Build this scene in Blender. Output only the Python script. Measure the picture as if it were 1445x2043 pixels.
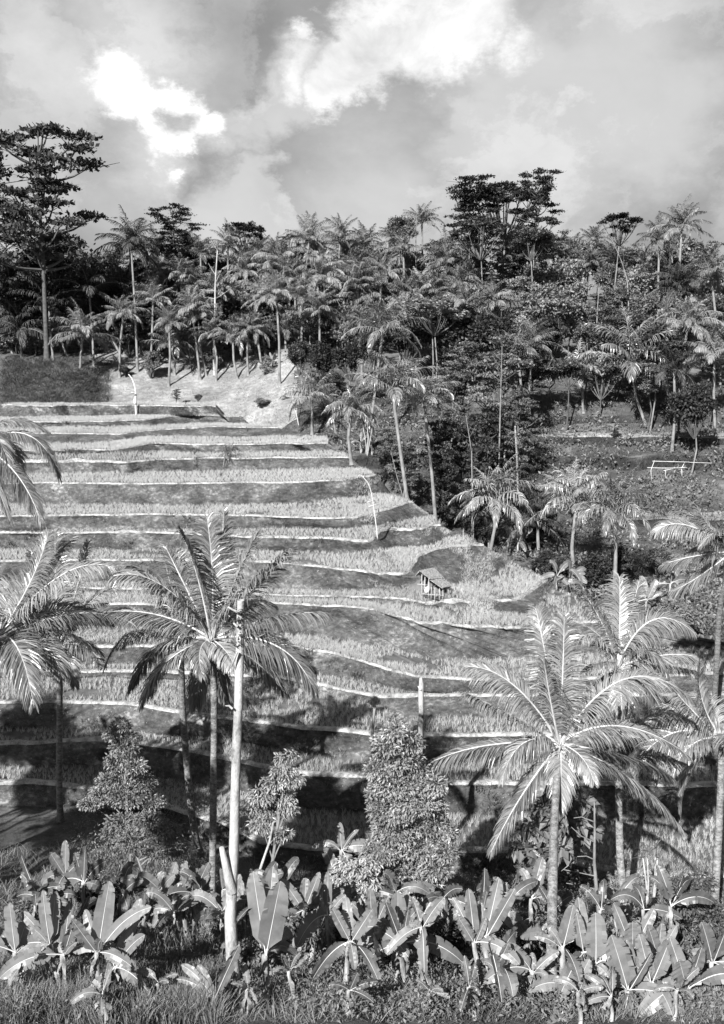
import bpy, math, random
import numpy as np
from mathutils import Vector
from mathutils.bvhtree import BVHTree

for o in list(bpy.data.objects): bpy.data.objects.remove(o)
scene = bpy.context.scene
COL = scene.collection
rng = np.random.default_rng(7)
random.seed(7)

# ------------------------------------------------------------------ camera
F = 1900.0; W0 = 1445.0; H0 = 2043.0; HOR = 720.0
TH = math.atan((H0/2-HOR)/F)
FW = np.array([0, math.cos(TH), -math.sin(TH)]); UPV = np.array([0, math.sin(TH), math.cos(TH)]); RT = np.array([1.0, 0, 0])
cam = bpy.data.cameras.new('camera'); camo = bpy.data.objects.new('camera', cam); COL.objects.link(camo)
cam.sensor_fit = 'VERTICAL'; cam.sensor_height = 36.0; cam.lens = 36.0*F/H0
cam.clip_start = 0.1; cam.clip_end = 4000
camo.location = (0, 0, 0); camo.rotation_euler = (math.pi/2-TH, 0, 0)
scene.camera = camo
scene.render.resolution_x = 724; scene.render.resolution_y = 1024

# ------------------------------------------------------------------ sun and sky
SUN_EL = 35.0; SUN_AZ = 24.0      # light travels away from the camera, turned to the right
ldir = Vector((math.sin(math.radians(SUN_AZ))*math.cos(math.radians(SUN_EL)),
               math.cos(math.radians(SUN_AZ))*math.cos(math.radians(SUN_EL)), -math.sin(math.radians(SUN_EL))))
sl = bpy.data.lights.new('sun', 'SUN'); sl.energy = 5.0; sl.angle = math.radians(0.5); sl.color = (1, 0.995, 0.985)
so = bpy.data.objects.new('sun', sl); COL.objects.link(so); so.rotation_euler = ldir.to_track_quat('-Z', 'Y').to_euler()
scene.view_settings.view_transform = 'Standard'; scene.view_settings.look = 'None'
scene.view_settings.exposure = 1.25; scene.view_settings.gamma = 1.0

def raydir(px, py):
    d = RT*((px-W0/2)/F) + UPV*((H0/2-py)/F) + FW
    return d
def P(px, py, d):                       # a point of the place: pixel direction and distance along the ground
    r = raydir(px, py); return r*(d/r[1])

class NT:
    def __init__(s, nt): s.nt = nt; nt.nodes.clear()
    def n(s, t, **k):
        x = s.nt.nodes.new(t)
        for a, b in k.items():
            if a.startswith('i_'):
                key = a[2:]
                x.inputs[int(key) if key.isdigit() else key.replace('_', ' ')].default_value = b
            else: setattr(x, a, b)
        return x
    def l(s, a, b): s.nt.links.new(a, b)
    def math(s, op, a, b=None, clamp=False, c=None):
        x = s.n('ShaderNodeMath', operation=op, use_clamp=clamp)
        for i, v in enumerate((a, b, c)):
            if v is None: continue
            if hasattr(v, 'links'): s.l(v, x.inputs[i])
            else: x.inputs[i].default_value = v
        return x.outputs[0]
    def ramp(s, src, stops, interp='LINEAR'):
        x = s.n('ShaderNodeValToRGB'); x.color_ramp.interpolation = interp
        cr = x.color_ramp
        while len(cr.elements) > 1: cr.elements.remove(cr.elements[0])
        cr.elements[0].position = stops[0][0]; v = stops[0][1]; cr.elements[0].color = (v, v, v, 1)
        for p, v in stops[1:]:
            e = cr.elements.new(p); e.color = (v, v, v, 1)
        s.l(src, x.inputs[0]); return x.outputs[0]

def noise(t, vec, scale, detail=4, rough=0.55, dist=0.0):
    x = t.n('ShaderNodeTexNoise'); x.inputs['Scale'].default_value = scale; x.inputs['Detail'].default_value = detail
    x.inputs['Roughness'].default_value = rough; x.inputs['Distortion'].default_value = dist
    if vec is not None: t.l(vec, x.inputs['Vector'])
    return x

def build_world():
    w = bpy.data.worlds.new('World'); scene.world = w; w.use_nodes = True
    t = NT(w.node_tree)
    sky = t.n('ShaderNodeTexSky', sky_type='NISHITA', sun_disc=False, sun_elevation=math.radians(SUN_EL),
              sun_rotation=math.radians(180+SUN_AZ), altitude=300, air_density=1.0, dust_density=2.0, ozone_density=1.0)
    bw = t.n('ShaderNodeRGBToBW'); t.l(sky.outputs[0], bw.inputs[0])
    base = t.math('MULTIPLY', bw.outputs[0], 0.05)
    tc = t.n('ShaderNodeTexCoord'); nrm = t.n('ShaderNodeVectorMath', operation='NORMALIZE'); t.l(tc.outputs['Generated'], nrm.inputs[0])
    D = nrm.outputs[0]
    # billowing distortion of the sky direction
    st = t.n('ShaderNodeVectorMath', operation='MULTIPLY'); t.l(D, st.inputs[0]); st.inputs[1].default_value = (1, 1, 1.5)
    na = noise(t, st.outputs[0], 7.0, 9, 0.66)
    sub = t.n('ShaderNodeVectorMath', operation='SUBTRACT'); t.l(na.outputs['Color'], sub.inputs[0]); sub.inputs[1].default_value = (.5, .5, .5)
    sc = t.n('ShaderNodeVectorMath', operation='SCALE'); t.l(sub.outputs[0], sc.inputs[0]); sc.inputs['Scale'].default_value = 0.125
    dd = t.n('ShaderNodeVectorMath', operation='ADD'); t.l(D, dd.inputs[0]); t.l(sc.outputs[0], dd.inputs[1])
    DD = dd.outputs[0]
    def blob(px, py, r, soft):
        c = raydir(px, py); c = c/np.linalg.norm(c)
        v = t.n('ShaderNodeVectorMath', operation='DISTANCE'); t.l(DD, v.inputs[0]); v.inputs[1].default_value = tuple(c)
        m = t.n('ShaderNodeMapRange', interpolation_type='SMOOTHSTEP'); t.l(v.outputs['Value'], m.inputs['Value'])
        rr = r/F
        m.inputs['From Min'].default_value = rr*(1+soft); m.inputs['From Max'].default_value = rr*(1-soft)
        return m.outputs[0]
    def union(lst):
        o = None
        for b in lst:
            v = blob(*b); o = v if o is None else t.math('MAXIMUM', o, v)
        return o
    nb = noise(t, st.outputs[0], 4.0, 6, 0.55, 0.3)
    # thin veil: mid grey variation everywhere
    veil = t.ramp(nb.outputs['Fac'], [(0.30, 0.36), (0.5, 0.45), (0.68, 0.58)])
    # bright cumulus bank
    white = union([(235, 160, 52, .35), (240, 208, 38, .4), (325, 215, 58, .25), (395, 238, 36, .3), (330, 268, 50, .3), (350, 292, 30, .3), (332, 338, 17, .6), (292, 328, 18, .7),
                   (700, 162, 50, .3), (662, 196, 36, .45), (752, 112, 72, .3), (842, 84, 84, .3), (930, 58, 60, .4), (1010, 68, 44, .6), (618, 96, 30, .4), (860, 0, 120, .4), (602, 140, 34, .6)])
    grey_hole = blob(340, 235, 33, .5)
    white = t.math('MULTIPLY', white, t.math('SUBTRACT', 1.0, grey_hole), clamp=True)
    pale = union([(600, 175, 76, .3), (545, 215, 56, .4), (480, 250, 48, .5), (425, 275, 40, .6), (515, 385, 72, .22), (490, 440, 100, .3), (560, 420, 50, .3), (240, 60, 90, .6), (120, 150, 80, .7), (1010, 240, 110, .3), (930, 260, 70, .3), (1180, 200, 160, .6), (1290, 240, 130, .5),
                  (950, 290, 110, .6), (290, 340, 60, .7), (1080, 120, 90, .6), (760, 390, 130, .9), (1240, 100, 120, .8), (1130, 330, 120, .9)])
    dark = union([(480, 140, 90, .6), (640, 285, 90, .45), (780, 260, 115, .5), (840, 175, 80, .5), (660, 350, 90, .7), (400, 340, 60, .8), (1350, 400, 220, .9), (1330, 130, 60, .8), (150, 90, 40, .8), (860, 330, 90, .9)])
    def mixv(f, a, b):
        # a + f*(b-a)
        x = t.math('SUBTRACT', b, a) if hasattr(b, 'links') else t.math('SUBTRACT', b, a)
        return t.math('ADD', a, t.math('MULTIPLY', f, x))
    fine = noise(t, st.outputs[0], 8.0, 8, 0.62, 0.4)
    fadd = t.math('MULTIPLY', t.math('SUBTRACT', fine.outputs['Fac'], 0.5), 0.26)
    v = mixv(t.math('MULTIPLY', dark, 0.8), veil, 0.31)
    v = mixv(t.math('MULTIPLY', pale, 0.75), v, 0.74)
    wv_ = t.math('MULTIPLY_ADD', fine.outputs['Fac'], 1.5, False, 0.32)
    v = mixv(white, v, wv_)
    v = t.math('ADD', v, fadd)
    n3 = noise(t, DD, 5.5, 9, 0.6, 0.2)
    bil = t.ramp(n3.outputs['Fac'], [(0.47, 0.0), (0.53, 1.0), (0.72, 0.35)])
    v = t.math('ADD', v, t.math('MULTIPLY', bil, 0.12)); v = t.math('SUBTRACT', v, 0.04)
    v = t.math('MULTIPLY', v, 0.47)
    # cloud deck over the clear sky; clouds cover most of it
    cover = 0.85
    tot = t.math('ADD', t.math('MULTIPLY', v, cover), t.math('MULTIPLY', base, 1-cover))
    # sky behind the camera is the clear, deeper part
    sep = t.n('ShaderNodeSeparateXYZ'); t.l(D, sep.inputs[0])
    mr = t.n('ShaderNodeMapRange', interpolation_type='SMOOTHSTEP'); t.l(sep.outputs['Y'], mr.inputs['Value'])
    mr.inputs['From Min'].default_value = 0.1; mr.inputs['From Max'].default_value = 0.7
    mr.inputs['To Min'].default_value = 0.0; mr.inputs['To Max'].default_value = 1.0
    clear = t.math('ADD', t.math('MULTIPLY', base, 0.55), t.math('MULTIPLY', v, 0.08))
    fin = mixv(mr.outputs[0], clear, tot)
    bg = t.n('ShaderNodeBackground'); bg.inputs['Strength'].default_value = 1.0
    t.l(fin, bg.inputs['Color'])
    out = t.n('ShaderNodeOutputWorld'); t.l(bg.outputs[0], out.inputs[0])
build_world()

# ------------------------------------------------------------------ mesh and object helpers
def quads_mesh(name, V, Q, mats, mi=None, smooth=False, tris=None):
    V = np.asarray(V, dtype=np.float32).reshape(-1, 3)
    Q = np.asarray(Q, dtype=np.int32).reshape(-1, 4) if Q is not None and len(Q) else np.zeros((0, 4), np.int32)
    T = np.asarray(tris, dtype=np.int32).reshape(-1, 3) if tris is not None and len(tris) else np.zeros((0, 3), np.int32)
    me = bpy.data.meshes.new(name)
    me.vertices.add(len(V)); me.vertices.foreach_set('co', V.ravel())
    loops = np.concatenate([Q.ravel(), T.ravel()]).astype(np.int32)
    me.loops.add(len(loops)); me.loops.foreach_set('vertex_index', loops)
    np_ = len(Q)+len(T); me.polygons.add(np_)
    st = np.concatenate([np.arange(len(Q))*4, len(Q)*4+np.arange(len(T))*3]).astype(np.int32)
    me.polygons.foreach_set('loop_start', st)
    if mi is not None: me.polygons.foreach_set('material_index', np.asarray(mi, dtype=np.int32))
    me.update(calc_edges=True)
    me.polygons.foreach_set('use_smooth', np.full(np_, smooth))
    for m in (mats if isinstance(mats, (list, tuple)) else [mats]): me.materials.append(m)
    return me
class MB:                       # collects triangles and quads with a material number
    def __init__(s): s.V = []; s.Q = []; s.QM = []; s.n = 0
    def add(s, V, Q, m=0):
        V = np.asarray(V, float).reshape(-1, 3); Q = np.asarray(Q, int).reshape(-1, 4)
        s.V.append(V); s.Q.append(Q+s.n); s.QM.append(np.full(len(Q), m)); s.n += len(V)
    def mesh(s, name, mats, smooth=False):
        return quads_mesh(name, np.concatenate(s.V), np.concatenate(s.Q), mats, np.concatenate(s.QM), smooth)
    def tube(s, pts, rad, k=8, m=0, wob=0.0, cap=True):
        pts = np.asarray(pts, float); n = len(pts); rad = np.broadcast_to(np.asarray(rad, float), (n,))
        tan = np.gradient(pts, axis=0); tan /= np.linalg.norm(tan, axis=1)[:, None]+1e-9
        ref = np.array([1.0, 0, 0]) if abs(tan[0][0]) < 0.8 else np.array([0, 0, 1.0])
        V = []
        for i in range(n):
            a = np.cross(tan[i], ref); a /= np.linalg.norm(a)+1e-9; b = np.cross(tan[i], a)
            for j in range(k):
                an = 2*math.pi*j/k; r = rad[i]*(1+wob*(rng.random()-.5))
                V.append(pts[i]+r*(math.cos(an)*a+math.sin(an)*b))
        Q = [[i*k+j, i*k+(j+1) % k, (i+1)*k+(j+1) % k, (i+1)*k+j] for i in range(n-1) for j in range(k)]
        if cap:
            V.append(pts[-1]+tan[-1]*rad[-1]*.3); c = len(V)-1; b0 = (n-1)*k
            for j in range(0, k, 2): Q.append([b0+j, b0+(j+1) % k, b0+(j+2) % k, c])
        s.add(V, Q, m)
def tag(o, label=None, cat=None, group=None, kind=None):
    if label: o['label'] = label
    if cat: o['category'] = cat
    if group: o['group'] = group
    if kind: o['kind'] = kind
    return o
def link(name, me, parent=None, loc=None):
    o = bpy.data.objects.new(name, me); COL.objects.link(o)
    if parent: o.parent = parent
    if loc is not None: o.location = tuple(loc)
    return o
def empty(name, loc, label, cat, group=None):
    o = bpy.data.objects.new(name, None); COL.objects.link(o); o.location = tuple(loc); o.empty_display_size = .3
    return tag(o, label, cat, group)
def quad3(a, m, b, t):          # point on a quadratic through a, m (t=.5) and b
    c = 2*m-(a+b)/2; t = np.asarray(t)[:, None]
    return (1-t)**2*a+2*t*(1-t)*c+t*t*b
def unit(v): return v/(np.linalg.norm(v, axis=-1, keepdims=True)+1e-9)
def vnoise(x, y, seed=0):       # smooth value noise
    x = np.asarray(x, float); y = np.asarray(y, float)
    xi = np.floor(x).astype(int); yi = np.floor(y).astype(int); fx = x-xi; fy = y-yi
    fx = fx*fx*(3-2*fx); fy = fy*fy*(3-2*fy)
    def h(a, b):
        v = np.sin(a*127.1+b*311.7+seed*74.7)*43758.5453
        return v-np.floor(v)
    return (h(xi, yi)*(1-fx)*(1-fy)+h(xi+1, yi)*fx*(1-fy)+h(xi, yi+1)*(1-fx)*fy+h(xi+1, yi+1)*fx*fy)*2-1
def fbm(x, y, seed=0, o=4):
    r = 0; a = 1
    for i in range(o): r = r+a*vnoise(x*2**i, y*2**i, seed+i); a *= .5
    return r/1.9

# ------------------------------------------------------------------ materials
ALB = 0.72
def leaf_mat(name, lo, hi, rough=0.45, transl=0.25, spec=0.35, scale=1.5, isl=0.35):
    lo *= ALB; hi *= ALB
    m = bpy.data.materials.new(name); m.use_nodes = True; t = NT(m.node_tree)
    tc = t.n('ShaderNodeTexCoord'); geo = t.n('ShaderNodeNewGeometry'); oi = t.n('ShaderNodeObjectInfo')
    n1 = noise(t, tc.outputs['Object'], scale, 4, 0.6)
    rnd = t.math('MULTIPLY_ADD', geo.outputs['Random Per Island'], isl, False, -isl/2)
    orr = t.math('MULTIPLY_ADD', oi.outputs['Random'], 0.3, False, -0.15)
    f = t.math('ADD', t.math('ADD', n1.outputs['Fac'], rnd), orr)
    c = t.ramp(f, [(0.2, lo), (0.8, hi)])
    b = t.n('ShaderNodeBsdfPrincipled'); t.l(c, b.inputs['Base Color']); b.inputs['Roughness'].default_value = rough
    b.inputs['Specular IOR Level'].default_value = spec
    tr = t.n('ShaderNodeBsdfTranslucent'); t.l(c, tr.inputs['Color'])
    mx = t.n('ShaderNodeMixShader'); mx.inputs[0].default_value = transl; t.l(b.outputs[0], mx.inputs[1]); t.l(tr.outputs[0], mx.inputs[2])
    out = t.n('ShaderNodeOutputMaterial'); t.l(mx.outputs[0], out.inputs[0]); return m
def rough_mat(name, stops, scale=3.0, detail=8, bump=0.3, rough=0.85, scale2=None, stretch=(1, 1, 1), bscale=12, fleck=0.0, coord='Object'):
    stops = [(p_, v_*ALB) for p_, v_ in stops]
    m = bpy.data.materials.new(name); m.use_nodes = True; t = NT(m.node_tree)
    tc = t.n('ShaderNodeTexCoord'); mp = t.n('ShaderNodeMapping'); t.l(tc.outputs[coord], mp.inputs[0]); mp.inputs['Scale'].default_value = stretch
    n1 = noise(t, mp.outputs[0], scale, detail, 0.65)
    f = n1.outputs['Fac']
    if scale2:
        n2 = noise(t, mp.outputs[0], scale2, 6, 0.7)
        f = t.math('ADD', t.math('MULTIPLY', f, 0.55), t.math('MULTIPLY', n2.outputs['Fac'], 0.45))
    c = t.ramp(f, stops)
    if fleck:
        n3 = noise(t, tc.outputs[coord], 9.0, 3, 0.6)
        fl = t.ramp(n3.outputs['Fac'], [(0.66, 0.0), (0.70, 1.0)])
        mixn = t.n('ShaderNodeMix', data_type='RGBA'); t.l(t.math('MULTIPLY', fl, fleck), mixn.inputs['Factor']); t.l(c, mixn.inputs[6]); mixn.inputs[7].default_value = (.5, .5, .5, 1)
        c = mixn.outputs[2]
    b = t.n('ShaderNodeBsdfPrincipled'); t.l(c, b.inputs['Base Color']); b.inputs['Roughness'].default_value = rough
    b.inputs['Specular IOR Level'].default_value = 0.2
    nb = noise(t, mp.outputs[0], bscale, 6, 0.7)
    bp = t.n('ShaderNodeBump'); bp.inputs['Strength'].default_value = bump; bp.inputs['Distance'].default_value = 0.15
    t.l(nb.outputs['Fac'], bp.inputs['Height']); t.l(bp.outputs[0], b.inputs['Normal'])
    out = t.n('ShaderNodeOutputMaterial'); t.l(b.outputs[0], out.inputs[0]); return m
M_riser = rough_mat('terrace_earth', [(0.38, 0.03), (0.47, 0.08), (0.55, 0.155), (0.66, 0.46)], 0.38, 8, 0.6, scale2=3.5, stretch=(1, 1, 1.6), fleck=.5)
M_berm = rough_mat('dry_mud_berm', [(0.40, 0.16), (0.48, 0.36), (0.58, 0.64)], 1.2, 8, 0.5, scale2=6)
M_tread = rough_mat('paddy_mud', [(0.3, 0.06), (0.7, 0.20)], 1.2, 6, 0.4)
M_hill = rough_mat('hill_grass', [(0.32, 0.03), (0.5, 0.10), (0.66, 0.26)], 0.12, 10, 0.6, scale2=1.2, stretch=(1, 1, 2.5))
M_hillpale = rough_mat('pale_hill_grass', [(0.34, 0.12), (0.5, 0.27), (0.64, 0.46)], 0.25, 10, 0.35, scale2=1.6, stretch=(1, 1, 2.0))  # paler tone of the hillside grass, assigned by column and row
M_wall = rough_mat('dark_field_wall', [(0.36, 0.015), (0.52, 0.05), (0.66, 0.14)], 0.6, 8, 0.5, scale2=3)
M_lower = rough_mat('valley_soil', [(0.32, 0.03), (0.5, 0.09), (0.7, 0.22)], 0.6, 10, 0.6, scale2=5)
M_bank = rough_mat('bank_grass', [(0.35, 0.05), (0.55, 0.13), (0.7, 0.26)], 0.5, 8, 0.6, scale2=3, stretch=(1, 1, 3))
M_rice = leaf_mat('rice_leaf', 0.46, 0.74, 0.5, 0.3, 0.3, 0.4)
M_grass = leaf_mat('grass_blade', 0.08, 0.34, 0.6, 0.25, 0.2, 0.35)
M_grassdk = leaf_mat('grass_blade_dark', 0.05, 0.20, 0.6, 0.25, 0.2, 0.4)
M_frond = leaf_mat('palm_leaf', 0.10, 0.40, 0.34, 0.12, 0.6, 0.8)
M_rach = rough_mat('palm_midrib', [(0.3, 0.45), (0.7, 0.7)], 3, 3, 0.1, 0.5)
M_ffar = leaf_mat('far_palm_leaf', 0.08, 0.36, 0.45, 0.2, 0.45, 0.5)
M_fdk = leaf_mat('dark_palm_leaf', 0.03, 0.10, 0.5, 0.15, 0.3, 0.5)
M_rfar = rough_mat('far_palm_midrib', [(0.3, 0.18), (0.7, 0.35)], 3, 3, 0.1, 0.6)
M_tfar = rough_mat('far_trunk_bark', [(0.3, 0.12), (0.7, 0.36)], 2.0, 5, 0.3, stretch=(1, 1, .6))
M_tpalm = rough_mat('palm_trunk_bark', [(0.36, 0.05), (0.5, 0.26), (0.64, 0.5)], 2.6, 8, 0.6, stretch=(1.6, 1.6, 3.2), scale2=9, bscale=6)
M_snag = rough_mat('pale_dead_bark', [(0.34, 0.14), (0.48, 0.44), (0.62, 0.62)], 2.2, 8, 0.35, stretch=(1, 1, .5), scale2=9)
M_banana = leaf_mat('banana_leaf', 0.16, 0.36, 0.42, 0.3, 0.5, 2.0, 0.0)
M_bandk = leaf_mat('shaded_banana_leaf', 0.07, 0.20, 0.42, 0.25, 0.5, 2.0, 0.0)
M_bmid = rough_mat('banana_midrib', [(0.3, 0.6), (0.7, 0.75)], 3, 2, 0.05, 0.5)
M_bstem = rough_mat('banana_stem', [(0.35, 0.12), (0.5, 0.34), (0.65, 0.6)], 3.0, 6, 0.3, stretch=(2.5, 2.5, .5))
M_weed = leaf_mat('weed_leaf', 0.05, 0.30, 0.5, 0.2, 0.3, 0.9)
M_dry = rough_mat('dry_leaf', [(0.35, 0.07), (0.5, 0.22), (0.65, 0.42)], 4, 5, 0.3)
M_shrub = leaf_mat('shrub_leaf', 0.08, 0.52, 0.38, 0.15, 0.5, 1.2)
M_broad = leaf_mat('broad_leaf', 0.06, 0.30, 0.5, 0.2, 0.3, 0.35)
M_broadl = leaf_mat('pale_broad_leaf', 0.14, 0.42, 0.5, 0.25, 0.3, 0.35)
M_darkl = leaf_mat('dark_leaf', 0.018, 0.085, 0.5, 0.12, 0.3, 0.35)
M_bamboo = rough_mat('bamboo', [(0.3, 0.45), (0.7, 0.75)], 4, 4, 0.15, 0.5)
M_thatch = rough_mat('palm_thatch', [(0.35, 0.14), (0.5, 0.42), (0.65, 0.7)], 5, 7, 0.6, 0.9, stretch=(3, 3, .6))
M_white = rough_mat('white_cloth', [(0.3, 0.7), (0.7, 0.85)], 4, 4, 0.2, 0.8)
M_dkwood = rough_mat('dark_wood', [(0.3, 0.04), (0.7, 0.14)], 4, 5, 0.3, 0.8)

# ------------------------------------------------------------------ terrain: terraced hill
X0 = -260
T = [  # (edge line, foot line) in photograph pixels; level by level, top to bottom
 ([(X0,809),(420,809),(430,811)], [(X0,830),(420,830),(450,834)]),
 ([(X0,842),(200,842),(300,836),(350,830),(483,830)], [(X0,852),(200,853),(340,850),(400,846),(500,848)]),
 ([(X0,866),(240,866),(340,858),(420,852),(609,853),(614,853)], [(X0,884),(200,884),(300,872),(609,869),(650,874)]),
 ([(X0,898),(230,898),(260,893),(300,884),(420,886),(560,886),(655,884)], [(X0,908),(300,903),(520,903),(655,901),(690,905)]),
 ([(X0,920),(250,922),(400,914),(520,914),(700,913)], [(X0,946),(150,945),(300,942),(500,938),(660,936),(725,935)]),
 ([(X0,964),(300,965),(480,963),(560,963),(640,960),(700,957),(750,948)], [(X0,1006),(400,1008),(600,1006),(640,1000),(775,984)]),
 ([(X0,1031),(68,1029),(300,1026),(500,1028),(622,1034),(709,1033),(802,1008),(825,1004)], [(X0,1058),(400,1058),(560,1054),(700,1054),(760,1046),(862,1032)]),
 ([(X0,1064),(300,1062),(500,1071),(615,1073),(640,1073),(740,1080),(762,1060),(850,1052),(880,1046)], [(X0,1094),(400,1096),(600,1101),(700,1105),(770,1094),(870,1086),(915,1066)]),
 ([(X0,1122),(170,1118),(400,1117),(560,1121),(660,1133),(740,1143),(812,1147),(838,1108),(900,1090),(965,1088)], [(X0,1164),(300,1164),(560,1180),(700,1178),(800,1176),(850,1152),(900,1166),(960,1164),(1018,1122)]),
 ([(X0,1174),(300,1174),(560,1188),(700,1189),(800,1196),(860,1203),(935,1200),(960,1194),(1030,1196),(1075,1170),(1090,1158)], [(X0,1182),(300,1182),(560,1194),(700,1197),(800,1208),(860,1216),(940,1210),(960,1222),(1030,1232),(1060,1215),(1110,1178)]),
 ([(X0,1207),(300,1206),(560,1203),(660,1209),(745,1216),(800,1232),(860,1245),(985,1254),(1060,1255),(1180,1240),(1240,1236)], [(X0,1252),(300,1252),(560,1266),(650,1273),(754,1292),(837,1314),(960,1318),(1100,1310),(1300,1290),(1500,1290)]),
 ([(X0,1290),(250,1290),(400,1288),(560,1287),(660,1302),(760,1332),(830,1350),(960,1357),(1100,1355),(1400,1345),(1700,1345)], [(X0,1320),(300,1325),(560,1335),(615,1342),(700,1358),(760,1372),(850,1382),(1445,1380),(1700,1380)]),
 ([(X0,1338),(300,1340),(560,1352),(615,1362),(680,1375),(760,1390),(850,1388),(1445,1386),(1700,1386)], [(X0,1350),(300,1352),(560,1364),(680,1387),(760,1412),(800,1432),(1100,1432),(1700,1430)]),
 ([(X0,1402),(68,1400),(250,1402),(359,1421),(492,1436),(600,1453),(740,1464),(850,1467),(1100,1467),(1700,1472)], [(X0,1452),(250,1458),(450,1478),(600,1500),(740,1512),(900,1522),(1700,1530)]),
 ([(X0,1484),(68,1482),(200,1476),(330,1490),(440,1512),(600,1545),(740,1550),(900,1563),(1050,1563),(1700,1572)], [(X0,1528),(200,1530),(440,1572),(600,1612),(740,1620),(900,1624),(1700,1642)]),
 ([(X0,1565),(68,1562),(200,1575),(440,1640),(520,1680),(620,1695),(750,1701),(900,1697),(1050,1700),(1250,1745),(1700,1755)], [(X0,1600),(200,1612),(440,1684),(550,1730),(750,1750),(950,1742),(1250,1790),(1700,1802)]),
]
NC = 420
u = np.linspace(0, 1, NC)
def tanv(px, py):
    r = RT*0+UPV*((H0/2-py)/F)+FW; return r[2]/r[1]
def lin(line):
    xs = [p[0] for p in line]; ys = [p[1] for p in line]
    X = xs[0]+(xs[-1]-xs[0])*u; return X, np.interp(X, xs, ys)
def smooth(a, k=5):
    ker = np.ones(k)/k; return np.convolve(np.pad(a, k//2, mode='edge'), ker, mode='valid')
def ptsd(X, Y, D):
    out = np.zeros((len(X), 3))
    for i in range(len(X)): out[i] = P(X[i], Y[i], D[i])
    return out
# levels from a reference column
def level_table():
    z = []; d = 100.0
    for e, f in T:
        ye = np.interp(300, [p[0] for p in e], [p[1] for p in e]); yf = np.interp(300, [p[0] for p in f], [p[1] for p in f])
        te = -tanv(0, ye); tf = -tanv(0, yf)
        if z: d = z[-1]/te
        z0 = te*d; df = d
        for _ in range(20): h = tf*df-z0; df = d-0.3*h
        if not z: z.append(z0)
        z.append(tf*df)
    return z
ZL = level_table()
rows = []; rowkind = []       # rows of points; kind of strip following the row
E_pts = []; B_pts = []        # edges and back lines of treads in world space
prevD = None
for k, (e, f) in enumerate(T):
    X, Y = lin(e); Y = Y+fbm(X/26, X*0+k*7.3, k)*1.6+fbm(X/80, X*0+k*5.1, 40+k, 2)*2.6
    if 4 <= k <= 10: Y = Y+np.clip((X-690)/110, 0, 1)*fbm(X/20, X*0+k*9.7, 400+k, 3)*6.5
    te = np.array([-tanv(0, y) for y in Y]); D = ZL[k]/te
    if prevD is not None: D = np.minimum(D, prevD-0.25)
    D = smooth(D, 7)
    if k == 0:
        # back of the top terrace
        Xb = X; Yb = Y*0+805.2
        Bk = ptsd(X, Y*0+805.0, D+3.5)
    E = ptsd(X, Y, D)
    E_pts.append(E)
    if k == 0: B_pts.append(Bk); rows.append(Bk)
    B = B_pts[-1]
    # tread rows between back line and the berm
    dep = np.linalg.norm(E-B, axis=1)
    for s in (0.25, 0.5, 0.75):
        r = B+(E-B)*s; rows.append(r); rowkind.append('tread')
    be = np.clip(0.34/np.maximum(dep, .01), 0, .6)[:, None]
    r = E+(B-E)*be; rows.append(r); rowkind.append('tread')
    r = E+(B-E)*be*0.8; r = r+np.array([0, 0, .05]); r[:, 2] += fbm(r[:, 0]/.6, r[:, 1]/.6, k, 3)*.06; rows.append(r); rowkind.append('berm')
    r = E.copy(); r[:, 2] += .05; rows.append(r); rowkind.append('berm')
    r = E.copy(); r[:, 2] -= .03; r[:, 1] -= .05+.12*np.abs(fbm(r[:, 0]/.7, r[:, 1]/3, k+5, 3)); rows.append(r); rowkind.append('berm')
    # riser
    Xf, Yf = lin(f); Yf = Yf+fbm(Xf/18, Xf*0+k*3.1, 50+k)*2.2+fbm(Xf/70, Xf*0+k*2.1, 70+k, 2)*3.0
    if 4 <= k <= 10: Yf = Yf+np.clip((Xf-690)/110, 0, 1)*fbm(Xf/16, Xf*0+k*8.3, 430+k, 3)*8
    Yf = np.maximum(Yf, np.interp(Xf, X, Y)+3)
    tf = np.array([-tanv(0, y) for y in Yf]); Df = ZL[k+1]/tf
    h = np.abs(tf*Df-te*D)
    Df = np.minimum(Df, D-0.12); Df = np.maximum(Df, D-4.5); Df = smooth(Df, 7)
    Fp = ptsd(Xf, Yf, Df)
    for s in (0.12, 0.3, 0.5, 0.7, 0.88):
        r = E+(Fp-E)*s
        bulge = fbm(r[:, 0]/1.6, r[:, 2]/1.2+k*9, 100+k, 4)*0.36+fbm(r[:, 0]/5, r[:, 2]/3+k*4, 150+k, 2)*0.35*math.sin(s*math.pi)+fbm(r[:, 0]/.5, r[:, 2]/.4, 200+k, 2)*0.07
        r[:, 1] += bulge-0.10*math.sin(s*math.pi); rows.append(r); rowkind.append('riser')
    rows.append(Fp); rowkind.append('riser')
    B_pts.append(Fp); prevD = Df
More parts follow.
